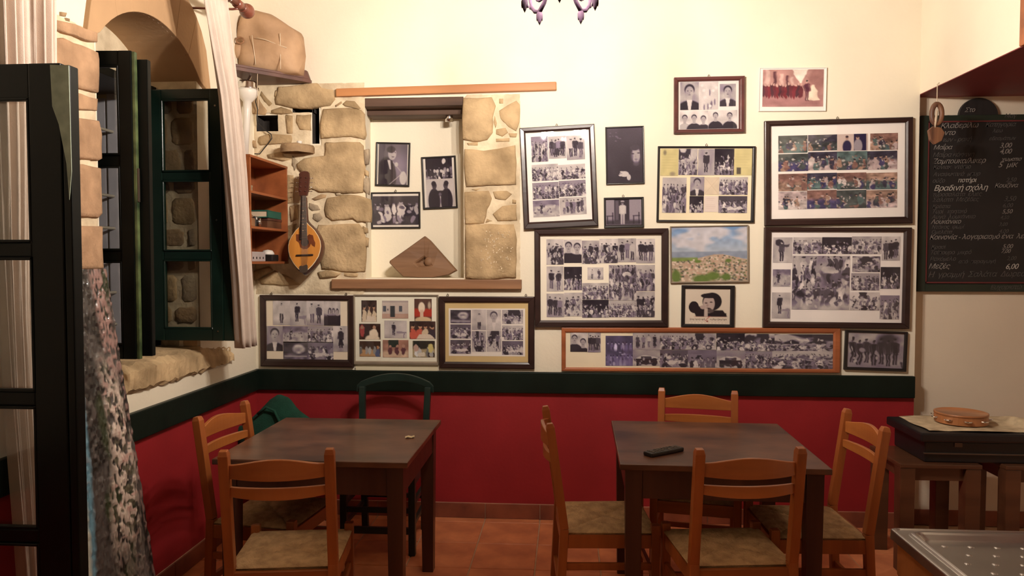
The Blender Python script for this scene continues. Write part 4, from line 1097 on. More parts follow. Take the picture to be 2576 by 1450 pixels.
def frame(label, crop, quad, bw, fm, mc, prints, depth=.022, yw=D, inner_q=None, glass=True, group=None, hooks=(), cat='framed photographs', card=None, lean=0.):
    ox, oy, s = crop
    def P(x, y): 
        p = at(ox + x / s, oy + y / s, 1, yw - depth); return (p.x, p.z)
    tl, tr, br, bl = [P(*p) for p in quad]
    cx = sum(p[0] for p in (tl, tr, br, bl)) / 4; cz = sum(p[1] for p in (tl, tr, br, bl)) / 4
    w = (math.dist(tl, tr) + math.dist(bl, br)) / 2; h = (math.dist(tl, bl) + math.dist(tr, br)) / 2
    an = (math.atan2(tr[1] - tl[1], tr[0] - tl[0]) + math.atan2(br[1] - bl[1], br[0] - bl[0]) + math.atan2(tr[0] - br[0], tr[1] - br[1]) * -1 + math.atan2(tl[0] - bl[0], tl[1] - bl[1]) * -1) / 4
    t = thing('picture_frame', label, cat, (cx, yw - .001, cz), 0, group)
    t.rotation_euler = (0, -an, 0)
    sc = (P(100, 0)[0] - P(0, 0)[0]) / 100
    b = [v * sc for v in (bw if hasattr(bw, '__len__') else (bw,) * 4)]     # left, top, right, bottom in crop pixels
    W, H = w / 2, h / 2
    iw0, iw1, ih0, ih1 = -W + b[0], W - b[2], -H + b[3], H - b[1]
    # moulding: four mitred rails, profile with an inner step
    def rail(o1, o2, i1, i2):
        V = []
        for (o_, i_) in ((o1, i1), (o2, i2)):
            o_, i_ = Vector(o_), Vector(i_); d_ = i_ - o_
            for k, dep in ((0, 0), (0, -depth * .8), (.12, -depth), (.72, -depth * .96), (1, -depth * .72), (1, 0)):
                p = o_ + d_ * k; V.append((p.x, dep, p.y))
        F = [(i, (i + 1) % 6, 6 + (i + 1) % 6, 6 + i) for i in range(6)] + [(5, 4, 3, 2, 1, 0), tuple(range(6, 12))]
        MB().add(V, F).build('frame_rail', fm, t, .0012, seg=1)
    O = [(-W, H), (W, H), (W, -H), (-W, -H)]; I = [(iw0, ih1), (iw1, ih1), (iw1, ih0), (iw0, ih0)]
    for k in range(4): rail(O[k], O[(k + 1) % 4], I[k], I[(k + 1) % 4])
    full = mc is None
    MB().bb((iw0 - .002, -.008, ih0 - .002), (iw1 + .002, -.003, ih1 + .002)).build('mat_board', mat('mat_board_paper', mc or (.6, .55, .5), .85, .03, 6), t)
    if card:
        x0, y0, x1, y1, ccol = card
        a_ = loc2(P((x0 + x1) / 2, (y0 + y1) / 2), cx, cz, an)
        MB().box((a_[0], -.0085, a_[1]), ((x1 - x0) * sc, .001, (y1 - y0) * sc)).build('card', mat('white_card', ccol, .8, .02, 6), t)
    for k, pr in enumerate(prints):
        if pr[0] is None:
            kind = pr[1]; lx, lz, pw, ph = (iw0 + iw1) / 2, (ih0 + ih1) / 2, iw1 - iw0, ih1 - ih0
        else:
            x0, y0, x1, y1, kind = pr
            lx, lz = loc2(P((x0 + x1) / 2, (y0 + y1) / 2), cx, cz, an); pw, ph = (x1 - x0) * sc, (y1 - y0) * sc
            lx = min(max(lx, iw0 + pw / 2), iw1 - pw / 2) if pw < iw1 - iw0 else (iw0 + iw1) / 2
            lz = min(max(lz, ih0 + ph / 2), ih1 - ph / 2) if ph < ih1 - ih0 else (ih0 + ih1) / 2
        pxm = FPX / yw / 1.35
        arr = draw(kind, int(pw * pxm), int(ph * pxm), hash_(label) + k)
        print_mesh('photo_print', pw, ph, arr, t, (lx, -.0098 - .0002 * (k % 3), lz))
    if glass: MB().bb((iw0 - .001, -.0125, ih0 - .001), (iw1 + .001, -.0115, ih1 + .001)).build('glass', M['glass_pic'], t)
    for hx in hooks:
        MB().tube([(hx * w, -.006, H - .004), (hx * w - .006, -.006, H + .008), (hx * w, -.006, H + .016), (hx * w + .006, -.006, H + .008), (hx * w, -.006, H - .004)], .0018, 6).build('hanging_hook', M['nail'], t, smooth=True)
    return t
def hash_(s):
    v = 7
    for ch_ in s: v = (v * 31 + ord(ch_)) % 1000003
    return v
def loc2(p, cx, cz, an):
    dx, dz = p[0] - cx, p[1] - cz; c, s = math.cos(an), math.sin(an)
    return dx * c + dz * s, -dx * s + dz * c

K6 = (640, 720, 3.578); K1 = (1300, 160, 3.4525); K2 = (1630, 160, 3.452); K4 = (1900, 280, 2.5905); K3 = (1330, 560, 4.519); K5 = (1390, 800, 2.8)
FD, FB = M['frame_dark'], M['frame_black']
cream, white_, tan_ = (.80, .69, .54), (.88, .83, .77), (.62, .46, .22)
frame('dark-framed collage of grey photographs at the far left of the bottom row', K6, [(45,85),(889,82),(889,735),(50,725)], (54,46,50,66), FD, cream,
 [(160,135,315,350,'standw'),(315,135,465,355,'seated'),(465,135,620,355,'stand:2'),(620,135,768,355,'women'),(105,365,250,585,'portrait'),(250,365,475,510,'field'),(475,365,705,510,'crowd:3'),(705,365,836,590,'stand:1'),(255,510,475,664,'animal'),(475,510,705,664,'table:3')], hooks=(-.38, .42))
bfr = frame('thin grey-framed collage of nine photographs on pale board, second in the bottom row', K6, [(890,78),(1655,78),(1655,712),(892,712)], (14,16,14,32), M['frame_silver'], (.80, .77, .64),
 [(962,133,1097,320,'roomwarm:2'),(1150,135,1380,290,'house'),(1440,120,1592,312,'redvase'),(942,343,1130,480,'couplew'),(1170,315,1367,467,'seated'),(1398,322,1625,475,'roomwarm:3'),(945,500,1132,635,'stage'),(1155,490,1382,642,'redroom'),(1425,497,1620,640,'taverna')], depth=.018)
MB().bb((-.252, -.012, -.252), (.255, -.004, -.226)).build('backing_strip', mat('pale_board', (.70, .64, .46), .8, .03, 6), bfr)
frame('dark-framed collage on tan board, third in the bottom row', K6, [(1660,95),(2522,95),(2520,748),(1662,742)], (52,52,55,56), FD, tan_,
 [(1765,220,1943,335,'animal'),(1765,350,1943,472,'table:3'),(1765,490,1943,610,'table:2'),(1957,218,2082,395,'stand:1'),(1957,412,2080,590,'group:2'),(2092,220,2215,398,'portraitl'),(2092,410,2218,590,'group:2'),(2232,220,2413,340,'group:3'),(2232,360,2413,485,'crowd:3'),(2232,500,2413,620,'table:3')], hooks=(-.41, .41), card=(1760,213,2420,625,(.78,.72,.66)))
frame('tall dark-framed collage tilting slightly, right beside the stone pillar', K1, [(22,565),(678,515),(705,1415),(62,1440)], (50,42,50,62), FD, white_,
 [(125,630,270,850,'crowd:2'),(275,628,428,820,'stand:4'),(432,622,590,830,'stand:3'),(130,872,360,1015,'crowd:4'),(362,872,595,1000,'group:5'),(135,1030,365,1175,'crowd:4'),(367,1012,600,1150,'crowd:4'),(140,1185,370,1330,'field'),(372,1160,605,1310,'stand:6')], depth=.03, hooks=(0,))
frame('narrow black-framed photograph of a bearded man in black raising a hand', K1, [(770,550),(1105,540),(1110,1040),(775,1055)], 14, FB, None, [(None, 'singer')], depth=.016, cat='framed photograph')
frame('small black-framed photograph of a man in white in a doorway', K1, [(757,1165),(1103,1158),(1105,1420),(758,1432)], (18,20,20,24), FB, None, [(None, 'whiteman')], depth=.018, hooks=(-.01,), cat='framed photograph')
frame('small reddish-brown frame of five portraits, near the top of the wall', K2, [(232,125),(848,97),(838,595),(225,608)], (36,36,48,34), M['frame_red'], (.74, .68, .64),
 [(285,155,447,397,'portrait'),(447,150,615,395,'twofaces'),(630,170,768,365,'portrait'),(283,405,528,565,'busts:3'),(528,400,780,560,'busts:2')], depth=.03, hooks=(0,))
frame('white-bordered sepia street photograph, highest picture on the wall', K2, [(970,40),(1555,30),(1545,415),(962,412)], 6, M['frame_white'], (.84, .77, .72), [(1003,52,1518,372,'street')], depth=.014, glass=False, cat='framed photograph')
frame('black-framed collage with yellowed newspaper cuttings in its upper corners', K2, [(90,722),(945,712),(915,1375),(72,1382)], (20,18,28,18), FB, (.84, .74, .52),
 [(110,738,265,975,'doc:1'),(268,738,432,968,'land:3'),(437,740,580,970,'stand:1'),(580,738,750,968,'dark:3'),(752,738,905,970,'doc:2'),(125,988,335,1298,'crowd:3'),(368,982,490,1148,'portrait'),(362,1150,485,1296,'dark:2'),(492,985,620,1138,'letter'),(490,1150,612,1290,'pale'),(622,985,868,1140,'crowd:4'),(615,1150,862,1298,'table:4')], depth=.018, hooks=(0,))
frame('large dark-framed collage of colour photographs at the upper right', K4, [(65,68),(1030,30),(1030,735),(60,745)], (42,34,46,46), FD, (.88, .82, .77),
 [(155,155,345,270,'colour:3'),(155,275,350,390,'colour:2'),(350,150,538,255,'colour:1'),(350,262,538,382,'colour:3'),(540,145,738,255,'twomen'),(540,258,735,380,'colour:3'),(758,140,935,250,'colour:4'),(738,256,930,378,'colour:4'),(155,405,343,520,'colour:2'),(155,522,340,640,'colour:3'),(345,400,537,508,'colour:4'),(343,512,535,635,'colour:2'),(540,398,728,508,'colour:4'),(537,512,728,632,'colour:3'),(732,398,930,508,'colour:3'),(732,512,930,628,'colour:4')], depth=.026, hooks=(0,))
frame('large dark-framed collage of black and white crowds at the lower right', K4, [(60,757),(1028,757),(1005,1420),(52,1412)], (46,30,48,40), FD, (.86, .80, .76),
 [(120,820,247,990,'dance'),(252,820,440,932,'crowd:3'),(442,820,633,932,'dark:3'),(637,815,828,932,'crowd:4'),(832,815,950,975,'stand:3'),(118,1030,235,1145,'field'),(112,1180,235,1355,'seated'),(245,938,620,1300,'bigcrowd'),(640,945,820,1050,'land:3'),(632,1055,815,1170,'crowd:3'),(824,1015,950,1160,'dark:3'),(622,1180,815,1300,'group:4'),(820,1200,945,1360,'crowd:2')], depth=.026)
frame('large dark-framed collage of family photographs in the middle of the wall', K3, [(65,80),(1590,65),(1588,1190),(66,1196)], (68,70,76,78), FD, (.86, .79, .66),
 [(200,190,398,480,'group:4'),(402,195,602,460,'busts:2'),(606,205,804,470,'group:3'),(808,185,1016,462,'group:4'),(1020,182,1223,450,'stand:3'),(1227,185,1437,462,'stand:3'),(203,500,395,785,'stand:2'),(402,505,605,770,'dark:3'),(670,512,850,650,'stand:2'),(610,690,908,878,'crowd:4'),(915,485,1223,888,'bigcrowd'),(1227,485,1437,780,'crowd:2'),(203,810,401,1080,'stand:3'),(403,800,607,1070,'group:3'),(610,882,910,1085,'dark:4'),(917,892,1223,1080,'crowd:6'),(1228,790,1435,1080,'group:4')], depth=.028)
frame('colour photograph of a hillside town under a cloudy sky in a thin grey frame', K3, [(1610,45),(2500,25),(2505,680),(1612,690)], 16, M['frame_silver'], None, [(None, 'town')], depth=.018, cat='framed photograph')
frame('small black-framed poster of a bearded man holding a finger to his lips', K3, [(1745,718),(2352,715),(2335,1190),(1730,1194)], (42,40,50,34), FB, None, [(None, 'poster')], depth=.02, cat='framed poster')
frame('long orange-brown framed panorama of photographs just above the green rail', K5, [(62,65),(2030,75),(2028,398),(64,368)], (30,36,48,26), M['frame_orange'], (.84, .74, .55),
 [(125,102,245,240,'busts:2'),(248,105,340,245,'stand:4'),(375,128,565,340,'blue'),(567,108,757,225,'stand:4'),(567,226,757,340,'car'),(759,110,953,225,'crowd:4'),(759,228,957,350,'table:3'),(957,112,1150,225,'group:4'),(957,228,1155,352,'truck'),(1158,112,1358,230,'dark:3'),(1158,232,1358,355,'car'),(1360,115,1563,235,'land:3'),(1360,238,1563,357,'crowd:4'),(1566,118,1975,240,'land:6'),(1566,242,1975,366,'crowd:7')], depth=.02)
frame('small black-framed photograph of a dark group of men in the lower right corner', K5, [(2065,92),(2510,97),(2490,382),(2055,365)], (20,14,22,20), FB, None, [(None, 'menblack')], depth=.02, cat='framed photograph')
YN = D + ND
frame('black-framed portrait of a seated lyra player inside the niche', C5, [(325,458),(548,465),(543,752),(320,745)], 12, FB, (.72, .66, .58), [(342,474,528,738,'lyra')], depth=.014, yw=YN, cat='framed photograph')
frame('upright black-framed pair of photographs at the right of the niche', C5, [(620,560),(845,545),(857,890),(632,900)], 12, FB, (.74, .68, .62), [(650,560,820,706,'concert'),(655,706,834,884,'duo')], depth=.014, yw=YN)
frame('black-framed photograph of a seated band, lowest picture in the niche', C5, [(292,787),(612,785),(615,1023),(295,1025)], 11, FB, (.72, .66, .60), [(304,814,603,998,'band')], depth=.014, yw=YN, hooks=(0,), cat='framed photograph')

# ------------------------------------------------------------------ mandolin on the stone wall
def c4(x, y, dep): return at(560 + x / 3.625, 360 + y / 3.625, 1, D - dep)
mo = thing('mandolin', 'round-backed mandolin hanging on the stone wall beside the shelves', 'mandolin', tuple(c4(745, 1185, .02)))
DF = .158                                      # soundboard distance from the wall
half = [(0, 0), (.022, .004), (.045, .02), (.09, .06), (.14, .115), (.2, .175), (.3, .24), (.4, .285), (.5, .30), (.6, .29), (.7, .262), (.8, .205), (.87, .155), (.93, .10), (.975, .045), (1, 0)]
top, bot = c4(738, 690, DF), c4(745, 1188, DF)
axis = bot - top; Lb = axis.length; axis.normalize(); side = Vector((-axis.z, 0, axis.x)) * -1
def outline(k=1.0):
    o = []
    for t, w in half: o.append(top + axis * (Lb * (.5 + (t - .5) * k)) + side * (w * Lb * 1.04 * k))
    for t, w in half[-2:0:-1]: o.append(top + axis * (Lb * (.5 + (t - .5) * k)) - side * (w * Lb * 1.04 * k))
    return o
out = outline()
nO = len(out); Vv = []; Ff = []
rings = [(1.0, 0), (1.05, .016), (1.07, .042), (.98, .078), (.76, .102), (.40, .112), (.1, .115)]
for k, dz in rings:
    for p in outline(k): Vv.append(p + Vector((0, dz, 0)))
for r_ in range(len(rings) - 1):
    for i in range(nO): Ff.append((r_ * nO + i, r_ * nO + (i + 1) % nO, (r_ + 1) * nO + (i + 1) % nO, (r_ + 1) * nO + i))
Ff.append(tuple((len(rings) - 1) * nO + i for i in range(nO)))
MB().add(Vv, Ff).build('bowl', M['rosewood'], mo, smooth=True, absl=True)
def plate(pts, y0, y1, name, m, **k):
    n_ = len(pts); V = [Vector((p[0], y0, p[1])) for p in pts] + [Vector((p[0], y1, p[1])) for p in pts]
    F = [tuple(range(n_)), tuple(range(2 * n_ - 1, n_ - 1, -1))] + [(i, (i + 1) % n_, n_ + (i + 1) % n_, n_ + i) for i in range(n_)]
    return MB().add(V, F).build(name, m, mo, absl=True, **k)
o1 = outline(.985); o2 = outline(.955); fy = D - DF
plate([(p.x, p.z) for p in o1], fy - .004, fy + .002, 'binding', M['binding'])
plate([(p.x, p.z) for p in o2], fy - .0055, fy + .001, 'soundboard', M['spruce'])
def c4p(L): return [(lambda p: (p.x, p.z))(c4(x, y, DF)) for x, y in L]
plate(c4p([(660, 830), (690, 830), (700, 850), (760, 850), (780, 830), (815, 840), (825, 880), (840, 910), (838, 948), (815, 935), (800, 915), (790, 945), (770, 965), (735, 968), (705, 950), (690, 905), (665, 890)]), fy - .0075, fy - .0056, 'pickguard', M['pickguard'])
hole_c = c4(745, 905, DF)
MB().lathe([(0, 0), (.024, 0), (.024, .002), (0, .002)], 24, Matrix.Translation((hole_c.x, fy - .0076, hole_c.z)) @ Matrix.Rotation(PI / 2, 4, 'X')).build('sound_hole', M['ebony'], mo, absl=True)
plate(c4p([(688, 470), (735, 470), (765, 880), (698, 885)]), fy - .016, fy - .006, 'fingerboard', M['ebony'], bevel=.002)
MB().bar(c4(712, 480, DF - .004), c4(730, 720, DF - .004), .034, .022, (0, 1, 0), .044, .03).build('neck', M['rosewood'], mo, .006, absl=True)
for k in range(13):
    t = 1 - .5 ** (k / 9.0); t = t / (1 - .5 ** (12 / 9.0)) * .92 + .03
    a_, b_ = c4(688 + 9 * t, 470 + 412 * t, DF), c4(735 + 28 * t, 470 + 410 * t, DF)
    MB().bar((a_.x, fy - .0165, a_.z), (b_.x, fy - .0165, b_.z), .0012, .0015).build('fret', M['chrome'], mo, absl=True)
for k in (.35, .52, .66, .80):
    p = c4(712 + 18 * k, 470 + 410 * k, DF)
    MB().lathe([(0, 0), (.0028, .0005), (0, .001)], 10, Matrix.Translation((p.x, fy - .0162, p.z)) @ Matrix.Rotation(PI / 2, 4, 'X')).build('fret_dot', M['binding'], mo, absl=True)
plate(c4p([(672, 470), (742, 468), (752, 420), (757, 300), (750, 250), (738, 238), (705, 233), (675, 240), (655, 262), (662, 300), (660, 420)]), fy - .010, fy + .006, 'headstock', M['rosewood'], bevel=.003)
for k in range(4):
    for s_ in (-1, 1):
        p = c4(706 + s_ * 62, 300 + 42 * k, DF)
        MB().tube([(p.x - s_ * .012, fy, p.z), (p.x + s_ * .004, fy, p.z)], .0022, 6).lathe([(0, -.004), (.005, -.002), (.005, .002), (0, .004)], 8, Matrix.Translation((p.x + s_ * .007, fy, p.z))).build('tuning_peg', M['chrome'], mo, smooth=True, absl=True)
        p2 = c4(706 + s_ * 24, 300 + 42 * k, DF)
        MB().tube([(p2.x, fy - .010, p2.z), (p2.x, fy - .019, p2.z)], .0025, 7).build('string_post', M['chrome'], mo, absl=True)
MB().bar(c4(668, 1028, DF + .010), c4(822, 1022, DF + .010), .010, .008, (0, 1, 0)).build('bridge', M['ebony'], mo, .002, absl=True)
plate(c4p([(705, 1130), (720, 1120), (735, 1125), (770, 1110), (782, 1120), (785, 1170), (770, 1184), (740, 1188), (712, 1180)]), fy - .009, fy - .0056, 'tailpiece', M['nail'], bevel=.001)
for k in range(8):
    u = (k - 3.5)
    MB().tube([c4(712 + u * 4.6, 470, DF + .018), c4(746 + u * 8, 1024, DF + .018), c4(746 + u * 6, 1125, DF + .009)], .0005, 5).build('string', M['nail'], mo, absl=True)

mo.rotation_euler = (-.15, 0, 0); mo.location.z -= .020; mo.location.y -= .012
# ------------------------------------------------------------------ corner shelves on the left wall
XS = -1.69
sh = thing('wall_shelf', 'small orange-brown open shelf unit in the corner beside the cream curtain', 'shelf unit', (XL, 4.18, 1.56))
y0s, y1s = 3.90, D - .034
for z in (1.565, 1.757, 1.948, 2.14): MB().bb((XL + .026, y0s, z - .014), (XS, y1s, z)).build('shelf_board', M['shelfwood'], sh, .002, absl=True)
for y in (y0s, y1s - .014): MB().bb((XL + .026, y, 1.565), (XS - .002, y + .014, 2.126)).build('side_panel', M['shelfwood'], sh, .0015, absl=True)
MB().bb((XL + .014, y0s, 1.551), (XL + .026, y1s, 2.14)).build('back_panel', M['shelfwood'], sh, absl=True)
def item(name, label, cat, loc, rz=0): return thing(name, label, cat, loc, rz)
b = item('book', 'green cloth-covered book lying on dark boxes on the middle shelf', 'book', (-1.80, 4.30, 1.818), .04)
MB().bb((-.075, -.11, 0), (.080, .11, .006)).bb((-.075, -.11, .036), (.080, .11, .042)).bb((.074, -.11, 0), (.080, .11, .042)).build('cover', M['greenbook'], b, .0015)
MB().bb((-.07, -.105, .006), (.073, .105, .036)).build('page_block', M['pages'], b)
b = item('storage_box', 'flat dark reddish box under the green book', 'box', (-1.81, 4.31, 1.757), 0)
MB().bb((-.08, -.10, 0), (.085, .11, .045)).build('body', M['stoolwood'], b, .003)
MB().bb((-.083, -.103, .045), (.088, .113, .060)).build('lid', M['rosewood'], b, .003)
b = item('compact_camera', 'small dark camera with a shiny lens on the middle shelf', 'camera', (-1.765, 4.12, 1.757), .2)
MB().bb((-.03, -.055, 0), (.02, .055, .062)).build('body', M['blackplastic'], b, .006)
MB().lathe([(.024, 0), (.024, .016), (.02, .018), (0, .012)], 18, Matrix.Translation((.02, .0, .03)) @ Matrix.Rotation(PI / 2, 4, 'Y')).build('lens', M['chrome'], b, smooth=True)
MB().bb((.018, -.05, .044), (.022, -.025, .056)).build('flash', M['white_enamel'], b, .001)
b = item('folded_leather_case', 'folded brown leather case resting beside the green book', 'case', (-1.79, 4.055, 1.757), 0)
MB().bb((-.06, -.06, 0), (.06, .0, .05)).build('body', M['oldwood'], b, .008)
MB().tube([(-.05, -.03, .05), (-.02, -.03, .085), (.03, -.03, .085), (.055, -.03, .052)], .008, 8).build('strap', M['oldwood'], b, smooth=True)
b = item('switch_box', 'pale grey plastic box with small black sockets on the lowest shelf', 'box', (-1.79, 4.10, 1.565), 0)
MB().bb((-.06, -.10, 0), (.055, .10, .055)).build('body', M['greyplastic'], b, .004)
for k in range(4): MB().lathe([(0, .001), (.007, .001), (.007, -.004)], 10, Matrix.Translation((.055, -.07 + .045 * k, .02)) @ Matrix.Rotation(PI / 2, 4, 'Y')).build('socket', M['black'], b)
b = item('computer_mouse', 'black mouse-like gadget with a white rounded top on the lowest shelf', 'gadget', (-1.76, 4.30, 1.565), 0)
MB().bb((-.05, -.045, 0), (.045, .05, .040)).build('base', M['blackplastic'], b, .008)
MB().lathe([(0, .030), (.026, .024), (.036, .008), (.036, 0), (0, 0)], 20, Matrix.Translation((.0, -.005, .040)) @ Matrix.Scale(1.15, 4, (0, 1, 0))).build('dome', M['white_enamel'], b, smooth=True)
b = item('small_tin', 'little shiny tin on the top shelf compartment', 'tin', (-1.775, 4.07, 1.948), 0)
MB().lathe([(0, 0), (.022, 0), (.022, .03), (.024, .031), (.024, .042), (0, .043)], 18).build('body', M['chrome'], b, smooth=False)
b = item('tealight_cup', 'tiny white tealight cup on the jutting wall stone', 'cup', (at(755, 366, 1, D - .035).x, D - .045, lz + .032), 0)
MB().lathe([(0, 0), (.013, 0), (.016, .018), (.014, .018), (.012, .004), (0, .004)], 16).build('cup', M['white_enamel'], b, smooth=True)

# upper corner shelf, skin bag, clamp lamp and its cable
e0 = at(785, 203, 1, D)
us = thing('corner_shelf', 'dark brown corner shelf high under the tan skin bag', 'shelf', (XL, D, e0.z - .01))
zsf = e0.z
MB().prism([(XL + .002, D - .002), (XL + .002, D - .37), (XL + .05, D - .375), (e0.x - .03, D - .075), (e0.x, D - .03), (e0.x, D - .002)], zsf - .022, zsf, lambda u, v, d: Vector((u, v, d))).build('board', M['darkshelf'], us, .003, absl=True)
MB().prism([(e0.x - .028, D - .07), (e0.x - .004, D - .03), (e0.x - .004, D - .004), (e0.x - .016, D - .004), (e0.x - .035, D - .055)], zsf, zsf + .055, lambda u, v, d: Vector((u - (d - zsf) * .35, v, d))).build('end_lip', M['darkshelf'], us, .004, absl=True)
MB().bar((XL + .05, D - .37, zsf + .006), (e0.x - .03, D - .072, zsf + .006), .012, .014).build('front_lip', M['darkshelf'], us, .002, absl=True)
bgp = [(-.235, .02, .05), (-.215, .02, .24), (-.17, .0, .345), (-.10, 0, .355), (-.02, .0, .345), (.05, .0, .305), (.10, 0, .275), (.145, .0, .25), (.175, .0, .21), (.165, .0, .14), (.185, .0, .05)]
sk = thing('skin_bag', 'bulky tan skin bag tied with pale cords on the corner shelf', 'bag', (-1.735, D - .125, zsf + .001))
rk = np.random.default_rng(4)
def bag(a, b):
    if b in (0, 1): return Vector((-.19 + .375 * b, .02 if b == 0 else .035, .12))
    th = a * 2 * PI; x = -.19 + .355 * (b * 1.06 - .03)
    topz = lerp([(-.19, .285), (-.16, .355), (-.08, .372), (-.0, .350), (.06, .315), (.11, .285), (.15, .265), (.185, .215)], x)
    e = (1 - abs(2 * b - 1) ** 7)
    cz = topz / 2
    cs, sn = math.cos(th), math.sin(th)
    sq = (abs(cs) ** 4 + abs(sn) ** 4) ** -.25
    wob = .010 * math.sin(11 * x + 5 * th) + .007 * math.sin(29 * x - 3 * th)
    z = cz + sn * sq * (topz / 2) * (.86 + .14 * e) + wob * .4 * (1 if z_ok(sn) else 0)
    y = cs * sq * (.115 - .16 * max(0, x + .02) * .5) * (.3 + .7 * e) + wob
    return Vector((x, y - .0 + .10 * max(0, x) , max(.0, z)))
def z_ok(sn): return sn > -.5
MB().grid(bag, 40, 30).build('skin', M['sack'], sk, smooth=True)
lm = MB()
lm.grid(lambda a, b: Vector((-.165 + .034 * math.cos(a * 2 * PI) * math.sin(b * PI) - .01, -.085 + .035 * math.sin(a * 2 * PI) * math.sin(b * PI), .13 + .05 * math.cos(b * PI))), 14, 10)
lm.build('tied_neck', M['sack'], sk, smooth=True)
MB().tube([(-.145 + .022 * math.cos(t * .7), -.128 + .004 * math.sin(t), .175 + .018 * math.sin(t * .7)) for t in range(10)], .005, 7).build('neck_loop', M['oldwood'], sk, smooth=True)
def onbag(x, t):   # a point on the front of the bag
    topz = lerp([(-.19, .285), (-.16, .355), (-.08, .372), (-.0, .350), (.06, .315), (.11, .285), (.15, .265), (.185, .215)], x)
    return Vector((x, -(.115 - .08 * max(0, x + .02)) - .010 + .10 * max(0, x), topz * t))
MB().tube([onbag(.085, t) for t in (.04, .2, .4, .6, .72)], .0022, 6).build('cord', M['cord'], sk, smooth=True)
MB().tube([onbag(x, .52 - .25 * (x + .05)) for x in (-.05, .0, .04, .08, .12)], .0022, 6).build('cord', M['cord'], sk, smooth=True)
MB().tube([onbag(-.055 - .02 * t, .1 + t * .45) for t in (0, .3, .6, 1)], .0022, 6).build('cord', M['cord'], sk, smooth=True)

cl0 = at(623, 230, 1, 4.22)
sp = thing('clamp_lamp', 'chrome and white lamp tucked under the dark corner shelf', 'lamp', tuple(cl0))
RX = Matrix.Rotation(math.radians(3), 4, 'Y') @ Matrix.Diagonal((1.18, 1.18, 1, 1))
MB().lathe([(0, .058), (.042, .056), (.047, .045), (.047, .018), (.049, .012), (0, .010)], 24, RX).build('cap', M['chrome'], sp, smooth=True)
MB().lathe([(.050, .010), (.050, -.006), (.044, -.028), (.030, -.050), (.020, -.062), (.017, -.11), (.015, -.36), (0, -.365)], 24, RX).build('body', M['white_enamel'], sp, smooth=True)
MB().tube([(.061 * math.cos(t), .061 * math.sin(t), .012) for t in [k * 2 * PI / 20 for k in range(21)]], .004, 7).build('ring', M['chrome'], sp, smooth=True)
MB().tube([(0, 0, .055), (.01, .02, zsf - .022 - cl0.z - .002)], .008, 8).build('clamp', M['chrome'], sp)
cb = thing('lamp_cable', 'thin black cable looping down the stone wall to the shelf unit', 'cable', tuple(at(655, 388, 1, D - .04)))
pts = [(650, 222, .20), (646, 240, .12), (643, 256, .05), (648, 275, .042), (647, 292, .04), (650, 310, .036), (668, 328, .036), (682, 338, .04), (684, 348, .042), (676, 360, .042), (664, 374, .042), (653, 388, .05), (640, 387, .06)]
MB().tube([at(x, y, 1, D - d_) for x, y, d_ in pts], .0032, 7).build('cord', M['cable'], cb, smooth=True, absl=True)
MB().tube([at(x, y, 1, D - .27) for x, y in ((645, 176), (648, 186), (647, 215), (650, 245), (650, 275))], .0018, 6).build('hanging_cord', M['cord'], us, smooth=True, absl=True)

# ------------------------------------------------------------------ in the niche: triangular relief and spotlight
def c5(x, y, yy): return at(820 + x / 2.59, 180 + y / 2.59, 1, yy)
yr0 = D + .09
rl = thing('wooden_relief', 'brown triangular wooden relief with a carved hollow standing in the niche', 'carving', (c5(640, 1310, yr0).x, yr0, NZ0))
tri = [(635, 1046), (672, 1075), (730, 1140), (850, 1272), (800, 1300), (700, 1318), (600, 1318), (500, 1312), (455, 1270), (408, 1222), (410, 1208), (520, 1130)]
tp = [(lambda p: (p.x, p.z))(c5(x, y, yr0)) for x, y in tri]
dz = min(p[1] for p in tp) - NZ0 - .001
tp = [(p[0], p[1] - dz) for p in tp]
cx_, cz_ = c5(635, 1225, yr0).x, c5(635, 1225, yr0).z - dz
Vr = []; Fr = []; n_ = len(tp)
lev = [(1, .05), (1, .012), (.96, 0), (.30, -.006), (.24, .0), (.16, .022), (.02, .030)]
for k, dy in lev:
    for p in tp: Vr.append(Vector((cx_ + (p[0] - cx_) * k, yr0 + dy + .10 * (p[1] - NZ0) - .0, cz_ + (p[1] - cz_) * k)))
for r_ in range(len(lev) - 1):
    for i in range(n_): Fr.append((r_ * n_ + i, r_ * n_ + (i + 1) % n_, (r_ + 1) * n_ + (i + 1) % n_, (r_ + 1) * n_ + i))
Fr.append(tuple(range(n_)))
MB().add(Vr, Fr).build('body', M['relief'], rl, absl=True)
kn = c5(665, 1215, yr0 - .005)
MB().grid(lambda a, b: Vector((kn.x + .028 * math.cos(a * 2 * PI) * math.sin(b * PI), yr0 + .02 + .022 * math.sin(a * 2 * PI) * math.sin(b * PI), kn.z - dz + .032 * math.cos(b * PI))), 14, 10).build('carved_knob', M['relief'], rl, smooth=True, absl=True)
ns = c5(800, 300, D + .12)
nl = thing('niche_spotlight', 'small chrome spotlight on a dark bracket in the top of the niche', 'spotlight', tuple(ns))
MB().tube([(NX1 - .001 - ns.x, .02, .052), (-.0, .02, .052)], .007, 8).lathe([(0, 0), (.02, 0), (.02, .008), (0, .008)], 16, Matrix.Translation((NX1 - .009 - ns.x, .02, .052)) @ Matrix.Rotation(PI / 2, 4, 'Y')).build('bracket', M['iron'], nl)
MB().tube([(0, .02, .078), (0, .02, .03)], .013, 12).build('holder', M['iron'], nl, .002)
MB().lathe([(.010, .035), (.018, .024), (.024, .004), (.026, -.022), (.022, -.022), (.016, .0), (0, .006)], 20, Matrix.Translation((0, .02, .0)) @ Matrix.Rotation(math.radians(14), 4, 'X')).build('reflector', M['chrome'], nl, smooth=True)
